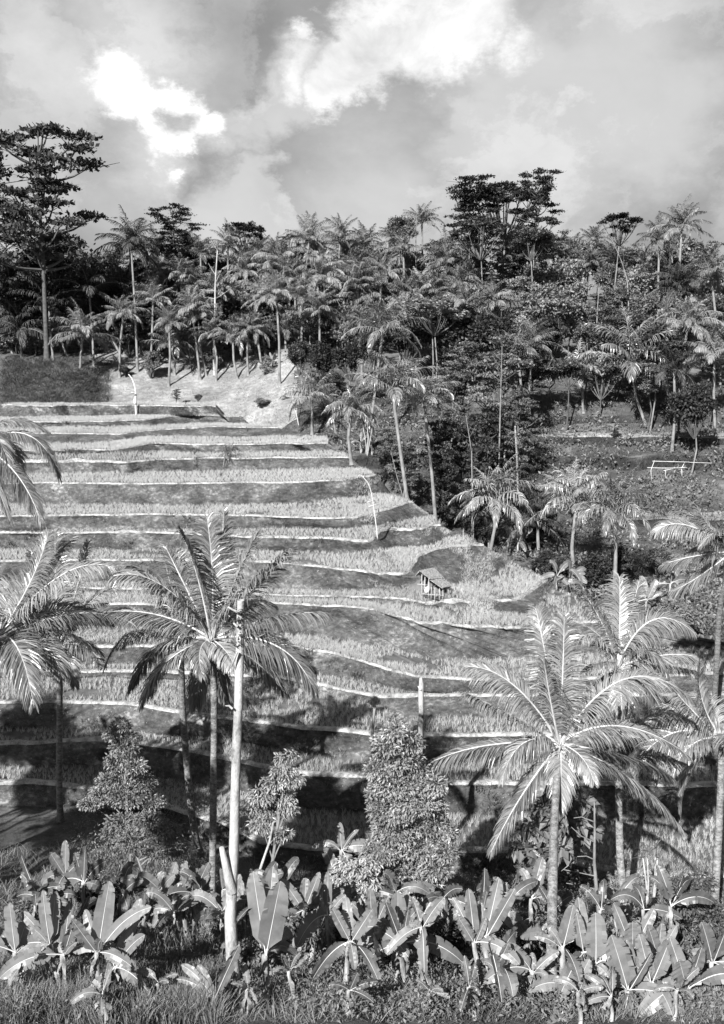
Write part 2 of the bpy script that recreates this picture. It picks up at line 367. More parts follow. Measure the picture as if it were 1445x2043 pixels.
# valley floor and the near bank the bananas grow on
lastD = prevD
for (yy, dd) in ((1820, 28.2), (1870, 25.5), (1930, 22.6), (1985, 20.2), (2060, 18.0)):
    X = X0+(1700-X0)*u
    _, yl = lin(T[-1][1])
    Y = X*0+yy; Y = np.maximum(Y, yl+(yy-1790)*0.4+20)
    D = np.minimum(dd+fbm(X/160, X*0+yy, 31)*0.5, lastD-1.2)
    r = ptsd(X, Y, D); r[:, 2] += fbm(r[:, 0]/1.5, r[:, 1]/1.5, 60)*.22
    for s in (.2, .4, .6, .8):
        q = rows[-1] if s == .2 else base_r
        if s == .2: base_r = rows[-1].copy()
        m = base_r+(r-base_r)*s
        m[:, 2] += fbm(m[:, 0]/1.3, m[:, 1]/1.3, 66, 4)*.28; rows.append(m); rowkind.append('near')
    rows.append(r); rowkind.append('near'); lastD = D
for (yy, zz) in ((12, -11.0), (5, -5.5), (0, -1.9), (-6, -1.6), (-40, -1.4)):
    r = rows[-1].copy(); r[:, 1] = yy; r[:, 2] = zz; r[:, 0] = np.linspace(-26, 26, NC) if yy < 12 else np.linspace(-20, 22, NC)
    rows.append(r); rowkind.append('near')
R = np.array(rows); nr = len(R)
# right-hand flank falls away into the gully
sk = []
for off in ((0.7, .5, -.9), (2.2, 1.6, -3.0), (6, 4.5, -8), (13, 11, -16)):
    q = R[:, -1, :]+np.array(off); sk.append(q)
sk = np.stack(sk, axis=1)
R = np.concatenate([R, sk], axis=1); nc = R.shape[1]
idx = np.arange(nr*nc).reshape(nr, nc)
Q = np.stack([idx[1:, :-1], idx[1:, 1:], idx[:-1, 1:], idx[:-1, :-1]], axis=-1)
mid = {'tread': 0, 'berm': 1, 'riser': 2, 'near': 3}
mi = np.array([[mid[k]]*(nc-1) for k in rowkind]); mi[:, NC-1:] = np.where(mi[:, NC-1:] == 3, 3, 2)
terr = link('terrace_hillside', quads_mesh('terrace_hillside', R.reshape(-1, 3), Q.reshape(-1, 4), [M_tread, M_berm, M_riser, M_lower], mi.ravel(), True))
tag(terr, 'terraced rice hillside stepping down into the valley', None, None, 'structure')
TERR_V = R.reshape(-1, 3); TERR_Q = Q.reshape(-1, 4)

# ------------------------------------------------------------------ terrain: slope behind, right flank and forest floor
LP = [(807, 104), (790, 106), (765, 109), (740, 112), (712, 116)]
RP = [(807, 93), (790, 96), (765, 99), (740, 103), (712, 107)]
low = [(1420, 40, 0), (1300, 46, 0), (1230, 52, 0), (1180, 56, 0), (1150, 58.5, 1), (1128, 59.5, 0), (1100, 63, 0), (1052, 67, 1), (1038, 67.6, 0), (1020, 71, 0), (985, 73, 0), (960, 75, 0), (938, 77.5, 1), (910, 78.2, 0), (902, 80.5, 0), (888, 82, 1), (872, 82.6, 0), (862, 85.5, 0), (845, 87, 1), (830, 88, 0)]
XB = np.concatenate([np.linspace(-900, -200, 30), np.linspace(-190, 1650, 330), np.linspace(1660, 2400, 30)])
bl = np.clip((XB-430)/190, 0, 1); bl = bl*bl*(3-2*bl)
hr = []
for (y, d, ed) in low:
    d = d+float(np.interp(y, [807, 870, 1000, 1150, 1230, 1300, 1420], [3, 5, 9, 8, 5, 1, 0]))
    Y = y+fbm(XB/60, XB*0+y*.37, 5)*(5 if y > 860 else 3); D = d+(1-bl)*((1420-y)/1420*2.0)
    r = ptsd(XB, Y, D); r[:, 2] += fbm(r[:, 0]/3, r[:, 1]/3, 9)*.15
    r[:, 2] -= np.clip((1190-XB)/60, 0, 1)*np.clip((y-1165)/60, 0, 1)*9+(1-bl)*6
    if y > 1250: r[:, 2] -= 3
    hr.append(r)
for (yl, dl), (yr, dr) in zip(LP, RP):
    Y = yl+fbm(XB/50, XB*0+yl*.3, 12)*4; D = dl*(1-bl)+dr*bl
    hr.append(ptsd(XB, Y, D))
for (dd, zz) in ((6, 1.6), (14, 3.6), (26, 6.6), (44, 9.0), (75, 9.5), (130, 2.0), (240, -25)):
    r = hr[len(low)+4].copy(); base = r.copy()
    s = (base[:, 1]+dd)/base[:, 1]; r[:, 0] = base[:, 0]*s; r[:, 1] = base[:, 1]+dd; r[:, 2] = base[:, 2]+zz+fbm(r[:, 0]/12, r[:, 1]/12, 3)*.8
    hr.append(r)
hr = np.array(hr)
# subdivide rows for roughness
sub = []
for i in range(len(hr)-1):
    for s in (0, .34, .67):
        q = hr[i]*(1-s)+hr[i+1]*s
        if s: q = q.copy(); q[:, 2] += fbm(q[:, 0]/2.2, q[:, 1]/2.2, 21)*.3
        sub.append(q)
sub.append(hr[-1]); hr = np.array(sub)
n2, c2 = hr.shape[:2]; idx = np.arange(n2*c2).reshape(n2, c2)
Q2 = np.stack([idx[:-1, :-1], idx[:-1, 1:], idx[1:, 1:], idx[1:, :-1]], axis=-1).reshape(-1, 4)
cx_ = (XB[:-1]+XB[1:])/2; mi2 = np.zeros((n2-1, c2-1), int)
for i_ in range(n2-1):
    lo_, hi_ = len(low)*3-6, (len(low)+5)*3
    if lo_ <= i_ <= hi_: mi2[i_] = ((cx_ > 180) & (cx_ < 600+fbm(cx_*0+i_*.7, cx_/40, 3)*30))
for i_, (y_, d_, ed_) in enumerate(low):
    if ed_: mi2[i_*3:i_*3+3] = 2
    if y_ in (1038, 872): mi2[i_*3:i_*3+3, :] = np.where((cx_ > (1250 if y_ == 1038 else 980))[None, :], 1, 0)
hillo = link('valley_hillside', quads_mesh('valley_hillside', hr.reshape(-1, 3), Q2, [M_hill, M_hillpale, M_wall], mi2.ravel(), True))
tag(hillo, 'grassy slopes of the far valley side under the forest', None, None, 'structure')

# grassy bank at the left end of the top terrace
bx = np.linspace(-500, 218, 80); bank = []
for s in np.linspace(0, 1, 14):
    # base line at y 804, top line about y 712 sloping to the right
    top = np.interp(bx, [-500, 68, 120, 165, 190, 218], [690, 716, 722, 738, 765, 803])
    Y = 806.5+(top-806.5)*s; D = 102.6+(1-(1-s)**1.6)*4.5+(np.clip((bx-150)/68, 0, 1)**1.5)*1.0
    r = ptsd(bx, Y, D); r[:, 2] += fbm(r[:, 0]/2, r[:, 2]/1.0, 77)*.16*math.sin(math.pi*s); r[:, 1] += fbm(r[:, 0]/1.5, r[:, 2], 78)*.5
    bank.append(r)
back = bank[-1].copy(); back[:, 1] += 8; back[:, 2] -= .5; bank.append(back)
foot = bank[0].copy(); foot[:, 2] -= 1.0; foot[:, 1] -= .1; bank.insert(0, foot)
bank = np.array(bank)
e = bank[:, -1, :]; e1 = e+np.array([.3, 1.5, -.5]); e2 = e+np.array([1.0, 8, -4.0]); bank = np.concatenate([bank, e1[:, None], e2[:, None]], axis=1)
n3, c3 = bank.shape[:2]; idx = np.arange(n3*c3).reshape(n3, c3)
Q3 = np.stack([idx[:-1, :-1], idx[:-1, 1:], idx[1:, 1:], idx[1:, :-1]], axis=-1).reshape(-1, 4)
tag(link('grass_bank', quads_mesh('grass_bank', bank.reshape(-1, 3), Q3, [M_bank], None, True)), 'dark grassy bank at the left end of the top terrace', None, None, 'structure')
# far ground to the horizon
g = np.array([[-3000, -200, -32], [3000, -200, -32], [3000, 3500, -32], [-3000, 3500, -32]], float)
tag(link('ground', quads_mesh('ground', g, [[0, 1, 2, 3]], [M_bank])), 'ground far below reaching the horizon', None, None, 'structure')

allV = np.concatenate([TERR_V, hr.reshape(-1, 3), bank.reshape(-1, 3)])
allQ = np.concatenate([TERR_Q, Q2+len(TERR_V), Q3+len(TERR_V)+n2*c2])
BVH = BVHTree.FromPolygons([tuple(v) for v in allV], [tuple(q) for q in allQ])
def hit(px, py):
    d = raydir(px, py); h = BVH.ray_cast(Vector((0, 0, 0)), Vector(d).normalized())
    if h[0] is None: return None
    return np.array(h[0])
def hit_hill(px, py):
    h = BVH.ray_cast(Vector((0, 0, 0)), Vector(raydir(px, py)).normalized())
    return np.array(h[0]) if h[0] is not None and h[2] >= len(TERR_Q) else None
def ground_z(x, y, top=60):
    h = BVH.ray_cast(Vector((x, y, top)), Vector((0, 0, -1)))
    return h[0][2] if h[0] is not None else -30.0

# ------------------------------------------------------------------ rice, grass, weeds (nobody could count them)
def tufts(name, pts, n, h, w, mat, spread=.12, lean=.35, hv=.3, label='', cat=''):
    pts = np.asarray(pts, float); m = len(pts)
    b = np.repeat(pts, n, axis=0); k = len(b)
    az = rng.random(k)*2*math.pi; rad = rng.random(k)**.5*spread
    b = b+np.stack([np.cos(az)*rad, np.sin(az)*rad, np.zeros(k)-.03], 1)
    hh = (np.broadcast_to(h, (m,)) if np.ndim(h) else np.full(m, h)).repeat(n)*(1+hv*(rng.random(k)*2-1))
    le = lean*(.3+rng.random(k)); az2 = az+rng.normal(0, .5, k)
    up = np.stack([np.cos(az2)*le, np.sin(az2)*le, np.ones(k)], 1); wd = rng.random(k)*math.pi
    wv = np.stack([np.cos(wd), np.sin(wd), np.zeros(k)], 1)*w
    mid = b+up*hh[:, None]*.55; tip = b+up*hh[:, None]+np.stack([np.cos(az2), np.sin(az2), -np.ones(k)*.25], 1)*(hh*le*.5)[:, None]
    V = np.stack([b-wv*.6, b+wv*.6, mid+wv*.5, mid-wv*.5, tip], 1).reshape(-1, 3)
    i = np.arange(k)*5
    Qd = np.stack([i, i+1, i+2, i+3], 1); Tr = np.stack([i+3, i+2, i+4], 1)
    o = link(name, quads_mesh(name, V, Qd, [mat], None, False, Tr))
    return tag(o, label, cat, None, 'stuff')
rp = []; bp = []; gp = []; wp = []
for k in range(len(T)):
    E = E_pts[k]; B = B_pts[k]
    seg = np.linalg.norm(np.diff(E, axis=0), axis=1); cum = np.concatenate([[0], np.cumsum(seg)]); L = cum[-1]
    s = np.arange(0, L, .235); Ei = np.stack([np.interp(s, cum, E[:, j]) for j in range(3)], 1); Bi = np.stack([np.interp(s, cum, B[:, j]) for j in range(3)], 1)
    dep = np.linalg.norm(Bi-Ei, axis=1)
    for r in range(0, 30):
        off = .42+r*.24+(0.02 if r == 0 else .07)*rng.normal(size=len(s))
        ok = off < dep-.15
        if r > 9: ok &= rng.random(len(s)) < .75
        t = (off/np.maximum(dep, .01))[:, None]; q = Ei+(Bi-Ei)*t; q = q+rng.normal(0, .025 if r < 2 else .06, q.shape)*np.array([1, 1, 0])
        ok &= fbm(q[:, 0]/3.5, q[:, 1]/1.4, 90+k, 3) > -.42
        rp.append(q[ok])
    # thin grass fringe on the berm and tussocks on the riser
    m = int(L*20); j = rng.random(m)*L
    e = np.stack([np.interp(j, cum, E[:, c]) for c in range(3)], 1); bb = np.stack([np.interp(j, cum, B[:, c]) for c in range(3)], 1)
    bp.append(e+unit(bb-e)*(rng.random(m)*.3)[:, None])
    f = B_pts[k+1]; m = int(L*15); j = rng.random(m)*L
    e = np.stack([np.interp(j, cum, E[:, c]) for c in range(3)], 1); ff = np.stack([np.interp(j, cum, f[:, c]) for c in range(3)], 1)
    t = rng.random(m); q = e+(ff-e)*t[:, None]; q[:, 1] -= .12
    dens = fbm(q[:, 0]/2.5, q[:, 2]/1.2+k*5, 300, 3)
    gp.append(q[dens > -.05]); wp.append(q[(dens < -.30)])
spg = []
for _ in range(14000):
    x_, y_ = 700+560*rng.random(), 930+310*rng.random()
    if abs(x_-870) < 55 and abs(y_-1175) < 62: continue
    h_ = BVH.ray_cast(Vector((0, 0, 0)), Vector(raydir(x_, y_)).normalized())
    if h_[0] is not None and h_[2] < len(TERR_Q): spg.append(tuple(h_[0]))
spg = np.array(spg); spg = spg[fbm(spg[:, 0]/2.2, spg[:, 2]/1.0, 555, 3) > .26]
rp = np.concatenate(rp); bp = np.concatenate(bp); gp = np.concatenate(gp); wp = np.concatenate(wp)
tufts('rice', rp, 13, .25*(1+.22*fbm(rp[:, 0]/9, rp[:, 1]/4, 71, 2)+.12*rng.normal(size=len(rp))), .0105, M_rice, .05, .26, .2, 'young rice planted in rows on the terrace treads', 'rice')
tufts('berm_grass', bp, 5, .15, .014, M_rice, .12, .8, .5, 'short pale grass along the terrace edges', 'grass')
tufts('riser_grass', gp, 6, .12, .018, M_grass, .16, .9, .5, 'rough grass growing on the terrace walls', 'grass')
tufts('spur_grass', np.concatenate([spg, spg+rng.normal(0, .15, spg.shape)]), 7, .15, .013, M_rice, .2, .6, .5, 'bright shaggy grass over the rounded right spur of the terraces', 'grass')
tufts('riser_weeds', wp, 6, .24, .03, M_grassdk, .16, .9, .5, 'dark low weeds on the bare terrace walls', 'weeds')
# grass on the slopes behind and on the near bank
def scatter_px(n, x0, x1, y0, y1, dmin=0, dmax=400, hit=hit):
    out = []
    for _ in range(n):
        h = hit(x0+(x1-x0)*rng.random(), y0+(y1-y0)*rng.random())
        if h is not None and dmin < h[1] < dmax: out.append(h)
    return np.array(out)
sg = np.concatenate([scatter_px(9000, 600, 1445, 760, 1330, 40, 130, hit_hill), scatter_px(3500, 0, 220, 715, 805)])
sg2 = scatter_px(5000, 190, 640, 700, 860, 90, 130, hit_hill)
tufts('pale_slope_grass', sg2[:3000], 6, .15, .02, M_grass, .25, .8, .6, 'short pale grass on the sunlit slope at the forest foot', 'grass')  # short tufts over the paler part of the hillside
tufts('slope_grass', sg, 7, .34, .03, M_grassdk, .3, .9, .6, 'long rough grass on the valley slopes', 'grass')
ng = np.concatenate([scatter_px(9000, -20, 1460, 1600, 2043, 17, 34)])
tufts('bank_grass_tufts', ng, 6, .26, .014, M_grass, .16, .9, .6, 'rough grass on the near bank under the banana plants', 'grass')
lg = scatter_px(1500, -20, 440, 1890, 2043, 17, 34)
tufts('tall_grass', lg, 12, .55, .014, M_grass, .2, .35, .4, 'tall grass at the foot of the banana plants', 'grass')
def leaf_cloud(C, Nn, size, mat, aspect=.5, fold=.25, droop=.3):
    """oval folded leaves at points C with outward directions Nn"""
    k = len(C); d = unit(Nn+rng.normal(0, .55, (k, 3))+np.array([0, 0, -droop]))
    ref = unit(rng.normal(0, .6, (k, 3))+np.array([0, 0, 1.0])); sd = unit(np.cross(d, ref)); up = np.cross(sd, d)
    L = (size*(.6+.8*rng.random(k)))[:, None]; w = L*aspect*.5
    a = C; m = C+d*L*.5; t = C+d*L-up*L*.12
    V = np.stack([a, m+sd*w+up*w*fold, t, m+up*-w*0.2, m-sd*w+up*w*fold], 1).reshape(-1, 3); i = np.arange(k)*5
    Tr = np.concatenate([np.stack([i, i+3, i+1], 1), np.stack([i+3, i+2, i+1], 1), np.stack([i, i+4, i+3], 1), np.stack([i+3, i+4, i+2], 1)])
    return V, Tr
def cloud_mesh(name, C, Nn, size, mat, **k):
    V, Tr = leaf_cloud(C, Nn, size, mat, **k); return quads_mesh(name, V, None, [mat], None, False, Tr)
wd = np.concatenate([scatter_px(2600, 560, 1460, 1760, 2043, 17, 33), scatter_px(900, -20, 560, 1860, 2043, 17, 30), scatter_px(350, 150, 420, 1620, 1790)])
wd = wd[fbm(wd[:, 0]/1.1, wd[:, 1]/1.1, 44, 3) > -.12]; wd[:, 2] += .35*np.abs(fbm(wd[:, 0]/.8, wd[:, 1]/.8, 45, 2))
wd = np.repeat(wd, 14, axis=0); wd = wd+rng.normal(0, .17, wd.shape)+np.array([0, 0, .18])
tag(link('undergrowth', cloud_mesh('undergrowth', wd, rng.normal(0, 1, wd.shape)+np.array([0, -.3, .6]), .10, M_weed, aspect=.45)), 'leafy weeds covering the near bank between banana stems', 'undergrowth', None, 'stuff')
sc = scatter_px(2600, 600, 1445, 740, 1330, 40, 130, hit_hill); sc = sc[fbm(sc[:, 0]/4, sc[:, 1]/4, 88) > -.12]
sc = np.repeat(sc, 16, axis=0); sc = sc+rng.normal(0, .4, sc.shape)*np.array([1, 1, .6])+np.array([0, 0, .3])
tag(link('slope_scrub', cloud_mesh('slope_scrub', sc, rng.normal(0, 1, sc.shape), .3, M_broadl)), 'low leafy scrub on the shaded far slope', 'scrub', None, 'stuff')

# ------------------------------------------------------------------ coconut palms
def frond_mesh(a, m, b, np_, llen, w, mat_leaf, mat_rach, rr=.03, nseg=14, droop=.5, roll=0.0, start=.14, name='frond', mb=None, fold=.55, gaps=.06):
    own = mb is None
    if own: mb = MB()
    t = np.linspace(0, 1, nseg); C = quad3(a, m, b, t); mb.tube(C, rr*(1-.8*t), 4, 1, cap=False)
    L = np.linalg.norm(np.diff(C, axis=0), axis=1).sum()
    tt = np.linspace(start, .985, np_); c = quad3(a, m, b, tt); tan = unit(quad3(a, m, b, np.clip(tt+.02, 0, 1.05))-quad3(a, m, b, tt-.02))
    h = b-a; h = np.array([h[0], h[1], 0]); hn = np.linalg.norm(h); h = h/(hn+1e-6) if hn > .15 else np.array([0, 1.0, 0])
    side0 = np.cross(h, np.array([0, 0, 1.0])); side = unit(np.broadcast_to(side0, tan.shape)-tan*(tan@side0)[:, None]); up = np.cross(side, tan)
    sh = np.sin(np.pi*(.10+.86*tt**.85))**.6*llen
    for sgn in (-1, 1):
        keep = rng.random(np_) > gaps
        ro = roll*sgn; s_ = side*sgn*math.cos(fold)+up*(math.sin(fold))*.6
        if roll: s_ = s_*math.cos(roll)+up*sgn*math.sin(roll)
        ang = np.radians(66-42*tt+rng.normal(0, 5, np_)); d = unit(tan*np.cos(ang)[:, None]+unit(s_)*np.sin(ang)[:, None]+rng.normal(0, .035, (np_, 3)))
        l = (sh*(.85+.25*rng.random(np_)))[:, None]; wv = unit(tan-d*(tan*d).sum(1)[:, None]+up*rng.normal(0, .35, np_)[:, None])*w
        dr = (droop*(.7+.6*rng.random(np_)))[:, None]; g = np.array([0, 0, -1.0])
        d1 = unit(d+g*dr*.25); d2 = unit(d1+g*dr*.75); d3 = unit(d2+g*dr*.9)
        p0 = c; p1 = p0+d1*l*.35; p2 = p1+d2*l*.35; p3 = p2+d3*l*.3
        V = np.stack([p0-wv*.6, p0+wv*.6, p1+wv, p1-wv, p2+wv*.8, p2-wv*.8, p3+wv*.12, p3-wv*.12], 1)[keep]
        k = len(V); i = (np.arange(k)*8)[:, None]
        Qd = np.concatenate([i+np.array([0, 1, 2, 3]), i+np.array([3, 2, 4, 5]), i+np.array([5, 4, 6, 7])])
        mb.add(V.reshape(-1, 3), Qd, 0)
    if own: return mb.mesh(name, [mat_leaf, mat_rach])
def spikes(mb, c, n, L, r, m=0, up=.3):
    for _ in range(n):
        d = unit(rng.normal(0, 1, 3)+np.array([0, -.4, up])); e = c+d*L*(.5+.7*rng.random()); q = quad3(c, (c+e)/2+np.array([0, 0, L*.12]), e, np.linspace(0, 1, 5))
        mb.tube(q, np.linspace(r, r*.5, 5), 4, m)
def nut_mesh(c, n, r):
    mb = MB()
    for _ in range(n):
        d = rng.normal(0, 1, 3); d[2] = -abs(d[2])*.5-.2; p = c+unit(d)*r*2.4; th = np.linspace(0, math.pi, 6)
        mb.tube(np.stack([p[0]+0*th, p[1]+0*th, p[2]+r*1.25*np.cos(th)], 1), r*np.sin(th)+.003, 7, 0, cap=False)
    return mb
def near_palm(label, crown, d, trunk, fronds, group, trw=(.09, .12), rand=0, flen=4.0, spiky=True, bark=None, leafm=None, up_bias=.5):
    """trunk: pixel points from the crown down; fronds: (tip px, mid px, depth offset of the tip)"""
    C = P(crown[0], crown[1], d); base_px = trunk[-1]
    tp = []
    hb = hit(*base_px)
    db = hb[1] if hb is not None and abs(hb[1]-d) < 9 else d
    n = len(trunk)
    for i, (x, y) in enumerate(trunk): tp.append(P(x, y, d+(db-d)*(i/(n-1))))
    if not (hb is not None and abs(hb[1]-d) < 9):
        bb = tp[-1].copy(); bb[2] = ground_z(bb[0], bb[1])-.1; tp.append(bb)
    tp[-1][2] -= .25
    tp = [C-np.array([0, 0, .05])]+tp; tp = np.array(tp)
    s = np.linspace(0, len(tp)-1, 26); q = np.stack([np.interp(s, np.arange(len(tp)), tp[:, j]) for j in range(3)], 1)
    q[:, 0] = smooth(q[:, 0], 5); root = tp[-1]
    e = empty('coconut_palm', root, label, 'palm tree', group)
    mb = MB(); rad = np.linspace(trw[0], trw[1], 26); rad[-3:] *= (1.05, 1.2, 1.5); mb.tube(q-root, rad, 9, 0, wob=.12)
    link('trunk', mb.mesh('trunk', [bark or M_tpalm], True), e)
    Cl = C-root
    lm = leafm or M_frond
    fl = []
    for f in fronds:
        (tx, ty), (mx, my), dz = f[:3]; droop = f[3] if len(f) > 3 else .75
        fl.append((P(tx, ty, d+dz), P(mx, my, d+dz*.45), droop))
    for i in range(rand):
        az = 2*math.pi*(i+rng.random()*.7)/max(rand, 1); el = rng.uniform(-.35, 1.25)*1.0+up_bias*.2; l = flen*(.8+.3*rng.random())
        hd = np.array([math.cos(az), math.sin(az), 0]); 
        a1 = C+hd*l*.5*math.cos(el)+np.array([0, 0, l*.5*math.sin(el)])
        el2 = el-rng.uniform(.5, 1.1); b1 = a1+hd*l*.5*math.cos(el2)+np.array([0, 0, l*.5*math.sin(el2)]); fl.append((b1, a1, .6))
    for (b, m, dr) in fl:
        L = np.linalg.norm(b-C)
        me = frond_mesh(Cl, m-root, b-root, int(60+L*24), min(1.0, .28*L+.17)*(.9+.2*rng.random()), .0165, lm, M_rach, .035*min(1, L/3)+.006, 16, dr, roll=rng.normal(0, .25))
        link('frond', me, e)
    if spiky:
        mb = MB(); spikes(mb, Cl+np.array([0, -.2, -.05]), 26, .42, .014); link('flower_spray', mb.mesh('flower_spray', [M_rach]), e)
        mb = MB(); 
        for _ in range(9):
            a = rng.random()*6.28; t = np.linspace(0, 1, 4); dd = np.array([math.cos(a)*.35, math.sin(a)*.35, .75+.3*rng.random()]); mb.tube(Cl+t[:, None]*dd*.9-np.array([0, 0, .2]), .055*(1-.6*t), 5, 0)
        link('leaf_bases', mb.mesh('leaf_bases', [M_bstem]), e)
    return e
G = 'coconut palms on the near bank'
near_palm('big coconut palm at right with pale flower spray and arching fronds', (1117, 1484), 27, [(1116, 1500), (1108, 1602), (1104, 1700), (1101, 1850), (1101, 2020)],
 [((1126, 1232), (1123, 1350), .7), ((1069, 1214), (1091, 1320), 1.5), ((1086, 1318), (1100, 1404), -.6), ((927, 1330), (1022, 1365), .5), ((932, 1384), (1010, 1425), -.8),
  ((858, 1522), (975, 1487), -.4, .9), ((1002, 1556), (1046, 1482), -1.2), ((980, 1700), (1040, 1590), -1.0), ((1115, 1615), (1120, 1535), -1.8), ((1361, 1655), (1256, 1553), -.8),
  ((1378, 1510), (1240, 1449), .5), ((1385, 1400), (1250, 1354), .6), ((1342, 1556), (1262, 1515), 1.4), ((1172, 1400), (1136, 1400), .8), ((1185, 1560), (1160, 1510), -1.6), ((940, 1560), (1020, 1500), 2.0), ((1290, 1600), (1210, 1530), .2), ((1040, 1610), (1075, 1550), .8)], G, (.095, .135))
near_palm('coconut palm behind the big right-hand palm, upright fronds against the gully', (1232, 1331), 31.5, [(1233, 1345), (1234, 1500), (1235, 1620), (1238, 1740), (1256, 1829)],
 [((1236, 1150), (1237, 1240), .8), ((1155, 1172), (1200, 1240), .5), ((1170, 1250), (1206, 1280), 1.0), ((1168, 1335), (1200, 1322), -.8), ((1385, 1262), (1300, 1238), -.5), ((1275, 1160), (1256, 1240), 1.2),
  ((1390, 1310), (1318, 1308), .3), ((1340, 1370), (1290, 1298), -1.2), ((1120, 1310), (1175, 1270), -.6), ((1330, 1440), (1290, 1370), .8), ((1180, 1430), (1205, 1370), 1.2), ((1420, 1350), (1330, 1330), 1.4), ((1240, 1450), (1240, 1390), -1.6)], G, (.10, .135))
near_palm('tall wide-crowned coconut palm right beside the pale bare trunk', (422, 1275), 24.5, [(426, 1300), (428, 1345), (427, 1520), (425, 1700), (422, 1878)],
 [((413, 1032), (424, 1148), .6), ((446, 1022), (440, 1140), 1.6), ((357, 1053), (394, 1148), -.4), ((513, 1066), (470, 1160), .4), ((579, 1095), (500, 1180), -.8), ((228, 1150), (322, 1168), -.6),
  ((215, 1222), (318, 1228), .6), ((263, 1375), (322, 1292), .9), ((284, 1404), (332, 1322), -1.3), ((404, 1350), (400, 1296), -1.2), ((470, 1332), (450, 1298), -1.5), ((648, 1223), (545, 1233), -.6),
  ((627, 1378), (550, 1288), -.3), ((567, 1381), (500, 1312), 1.3), ((545, 1205), (495, 1210), 1.8), ((392, 1408), (400, 1350), 1.0, 1.3), ((452, 1392), (440, 1350), .9, 1.3), ((330, 1090), (370, 1170), 1.8)], G, (.078, .105))
near_palm('coconut palm with dark leaning trunk, crown tucked behind the tall left palm', (362, 1290), 30.5, [(363, 1320), (364, 1400), (370, 1500), (382, 1620), (392, 1680), (407, 1708)],
 [((351, 1098), (360, 1200), .6), ((325, 1110), (346, 1190), -.4), ((268, 1130), (308, 1170), .6), ((208, 1335), (270, 1262), -.6), ((240, 1290), (300, 1262), 1.2), ((200, 1230), (280, 1225), 1.6), ((430, 1150), (400, 1210), 1), ((300, 1390), (325, 1330), 1.3)], G, (.10, .14), rand=4, flen=3.2)
near_palm('coconut palm near left edge, straight ringed trunk ending on the grassy slope', (118, 1288), 33, [(119, 1310), (120, 1400), (118, 1520), (120, 1638)],
 [((176, 1082), (152, 1180), .8), ((60, 1100), (88, 1190), .3), ((230, 1170), (178, 1205), .4), ((205, 1330), (170, 1290), -1.0), ((20, 1340), (70, 1290), -.6), ((110, 1060), (112, 1170), .9), ((45, 1200), (80, 1225), 1.4), ((150, 1370), (138, 1318), -1.6)], G, (.10, .13), rand=5, flen=3.0)
near_palm('coconut palm at the left frame edge, long fronds reaching over its slim neighbour', (-5, 1275), 27, [(-7, 1300), (-11, 1500), (-16, 1760)],
 [((226, 1132), (120, 1150), -.3), ((268, 1246), (150, 1225), .3), ((97, 1060), (62, 1160), .6), ((150, 1070), (80, 1150), 1.4), ((120, 1345), (85, 1290), -1), ((60, 1400), (40, 1320), -.6), ((200, 1300), (110, 1260), 1.2)], G, (.11, .14), rand=5, flen=3.6)
near_palm('coconut palm at the far left edge with drooping fronds level with the middle terraces', (-48, 890), 30, [(-49, 920), (-54, 1100), (-66, 1400), (-90, 1720)],
 [((118, 955), (55, 868), -.4, .9), ((84, 1045), (28, 940), -.8, .9), ((20, 1040), (-10, 960), .4)], G, (.10, .14), rand=6, flen=2.6)
near_palm('coconut palm at the right edge with windblown fronds above the shaded slope', (1462, 1100), 38, [(1463, 1120), (1436, 1200), (1430, 1330), (1424, 1420)],
 [((1308, 1062), (1370, 1048), -.4), ((1322, 1128), (1375, 1112), .6), ((1390, 1010), (1415, 1050), .8), ((1340, 1180), (1395, 1150), 1), ((1350, 1020), (1400, 1040), 1.5)], G, (.10, .135), rand=7, flen=3.2)
near_palm('coconut palm at the lower right edge, crown spreading behind the big palm', (1440, 1475), 30, [(1441, 1500), (1435, 1650), (1425, 1820)],
 [((1290, 1450), (1345, 1420), .5), ((1310, 1560), (1350, 1480), -.6), ((1360, 1620), (1380, 1530), .2), ((1330, 1350), (1365, 1400), .8), ((1395, 1320), (1402, 1400), .5)], G, (.10, .135), rand=7, flen=3.2)

# far palms: a few meshes shared by the copies
def far_palm_meshes(seed, n=24, wind=0.0, droopy=.6, lm=None, np_=42, flen=3.6):
    global rng
    keep = rng; rng = np.random.default_rng(seed); mb = MB(); O = np.zeros(3)
    for i in range(n):
        az = 2.399*i+rng.normal(0, .2); fr = i/n; el = 1.45-1.75*fr**1.25+rng.normal(0, .12); l = flen*(.85+.25*rng.random())*(.8 if i < 3 else 1)
        hd = np.array([math.cos(az)+wind, math.sin(az), 0]); hd /= np.linalg.norm(hd)+1e-6
        a1 = hd*l*.5*math.cos(el)+np.array([0, 0, l*.5*math.sin(el)]); el2 = el-rng.uniform(.3, 1.0)*droopy/.6
        b1 = a1+hd*l*.5*math.cos(el2)+np.array([0, 0, l*.5*math.sin(el2)])
        frond_mesh(O, a1, b1, np_, .95, .03, None, None, .035, 7, 1.0, roll=rng.normal(0, .3), mb=mb, start=.1)
    spikes(mb, np.array([0, 0, -.15]), 8, .5, .03, 1, -.2)
    m = mb.mesh('crown', [lm or M_ffar, M_rfar]); rng = keep; return m
CR = [far_palm_meshes(100+i, 22+2*(i % 3), [0, .15, -.15, .3, 0][i]) for i in range(5)]
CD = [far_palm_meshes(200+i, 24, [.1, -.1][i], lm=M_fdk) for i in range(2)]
CB = [far_palm_meshes(300+i, 22, [.0, .2][i], lm=M_frond, np_=30) for i in range(2)]
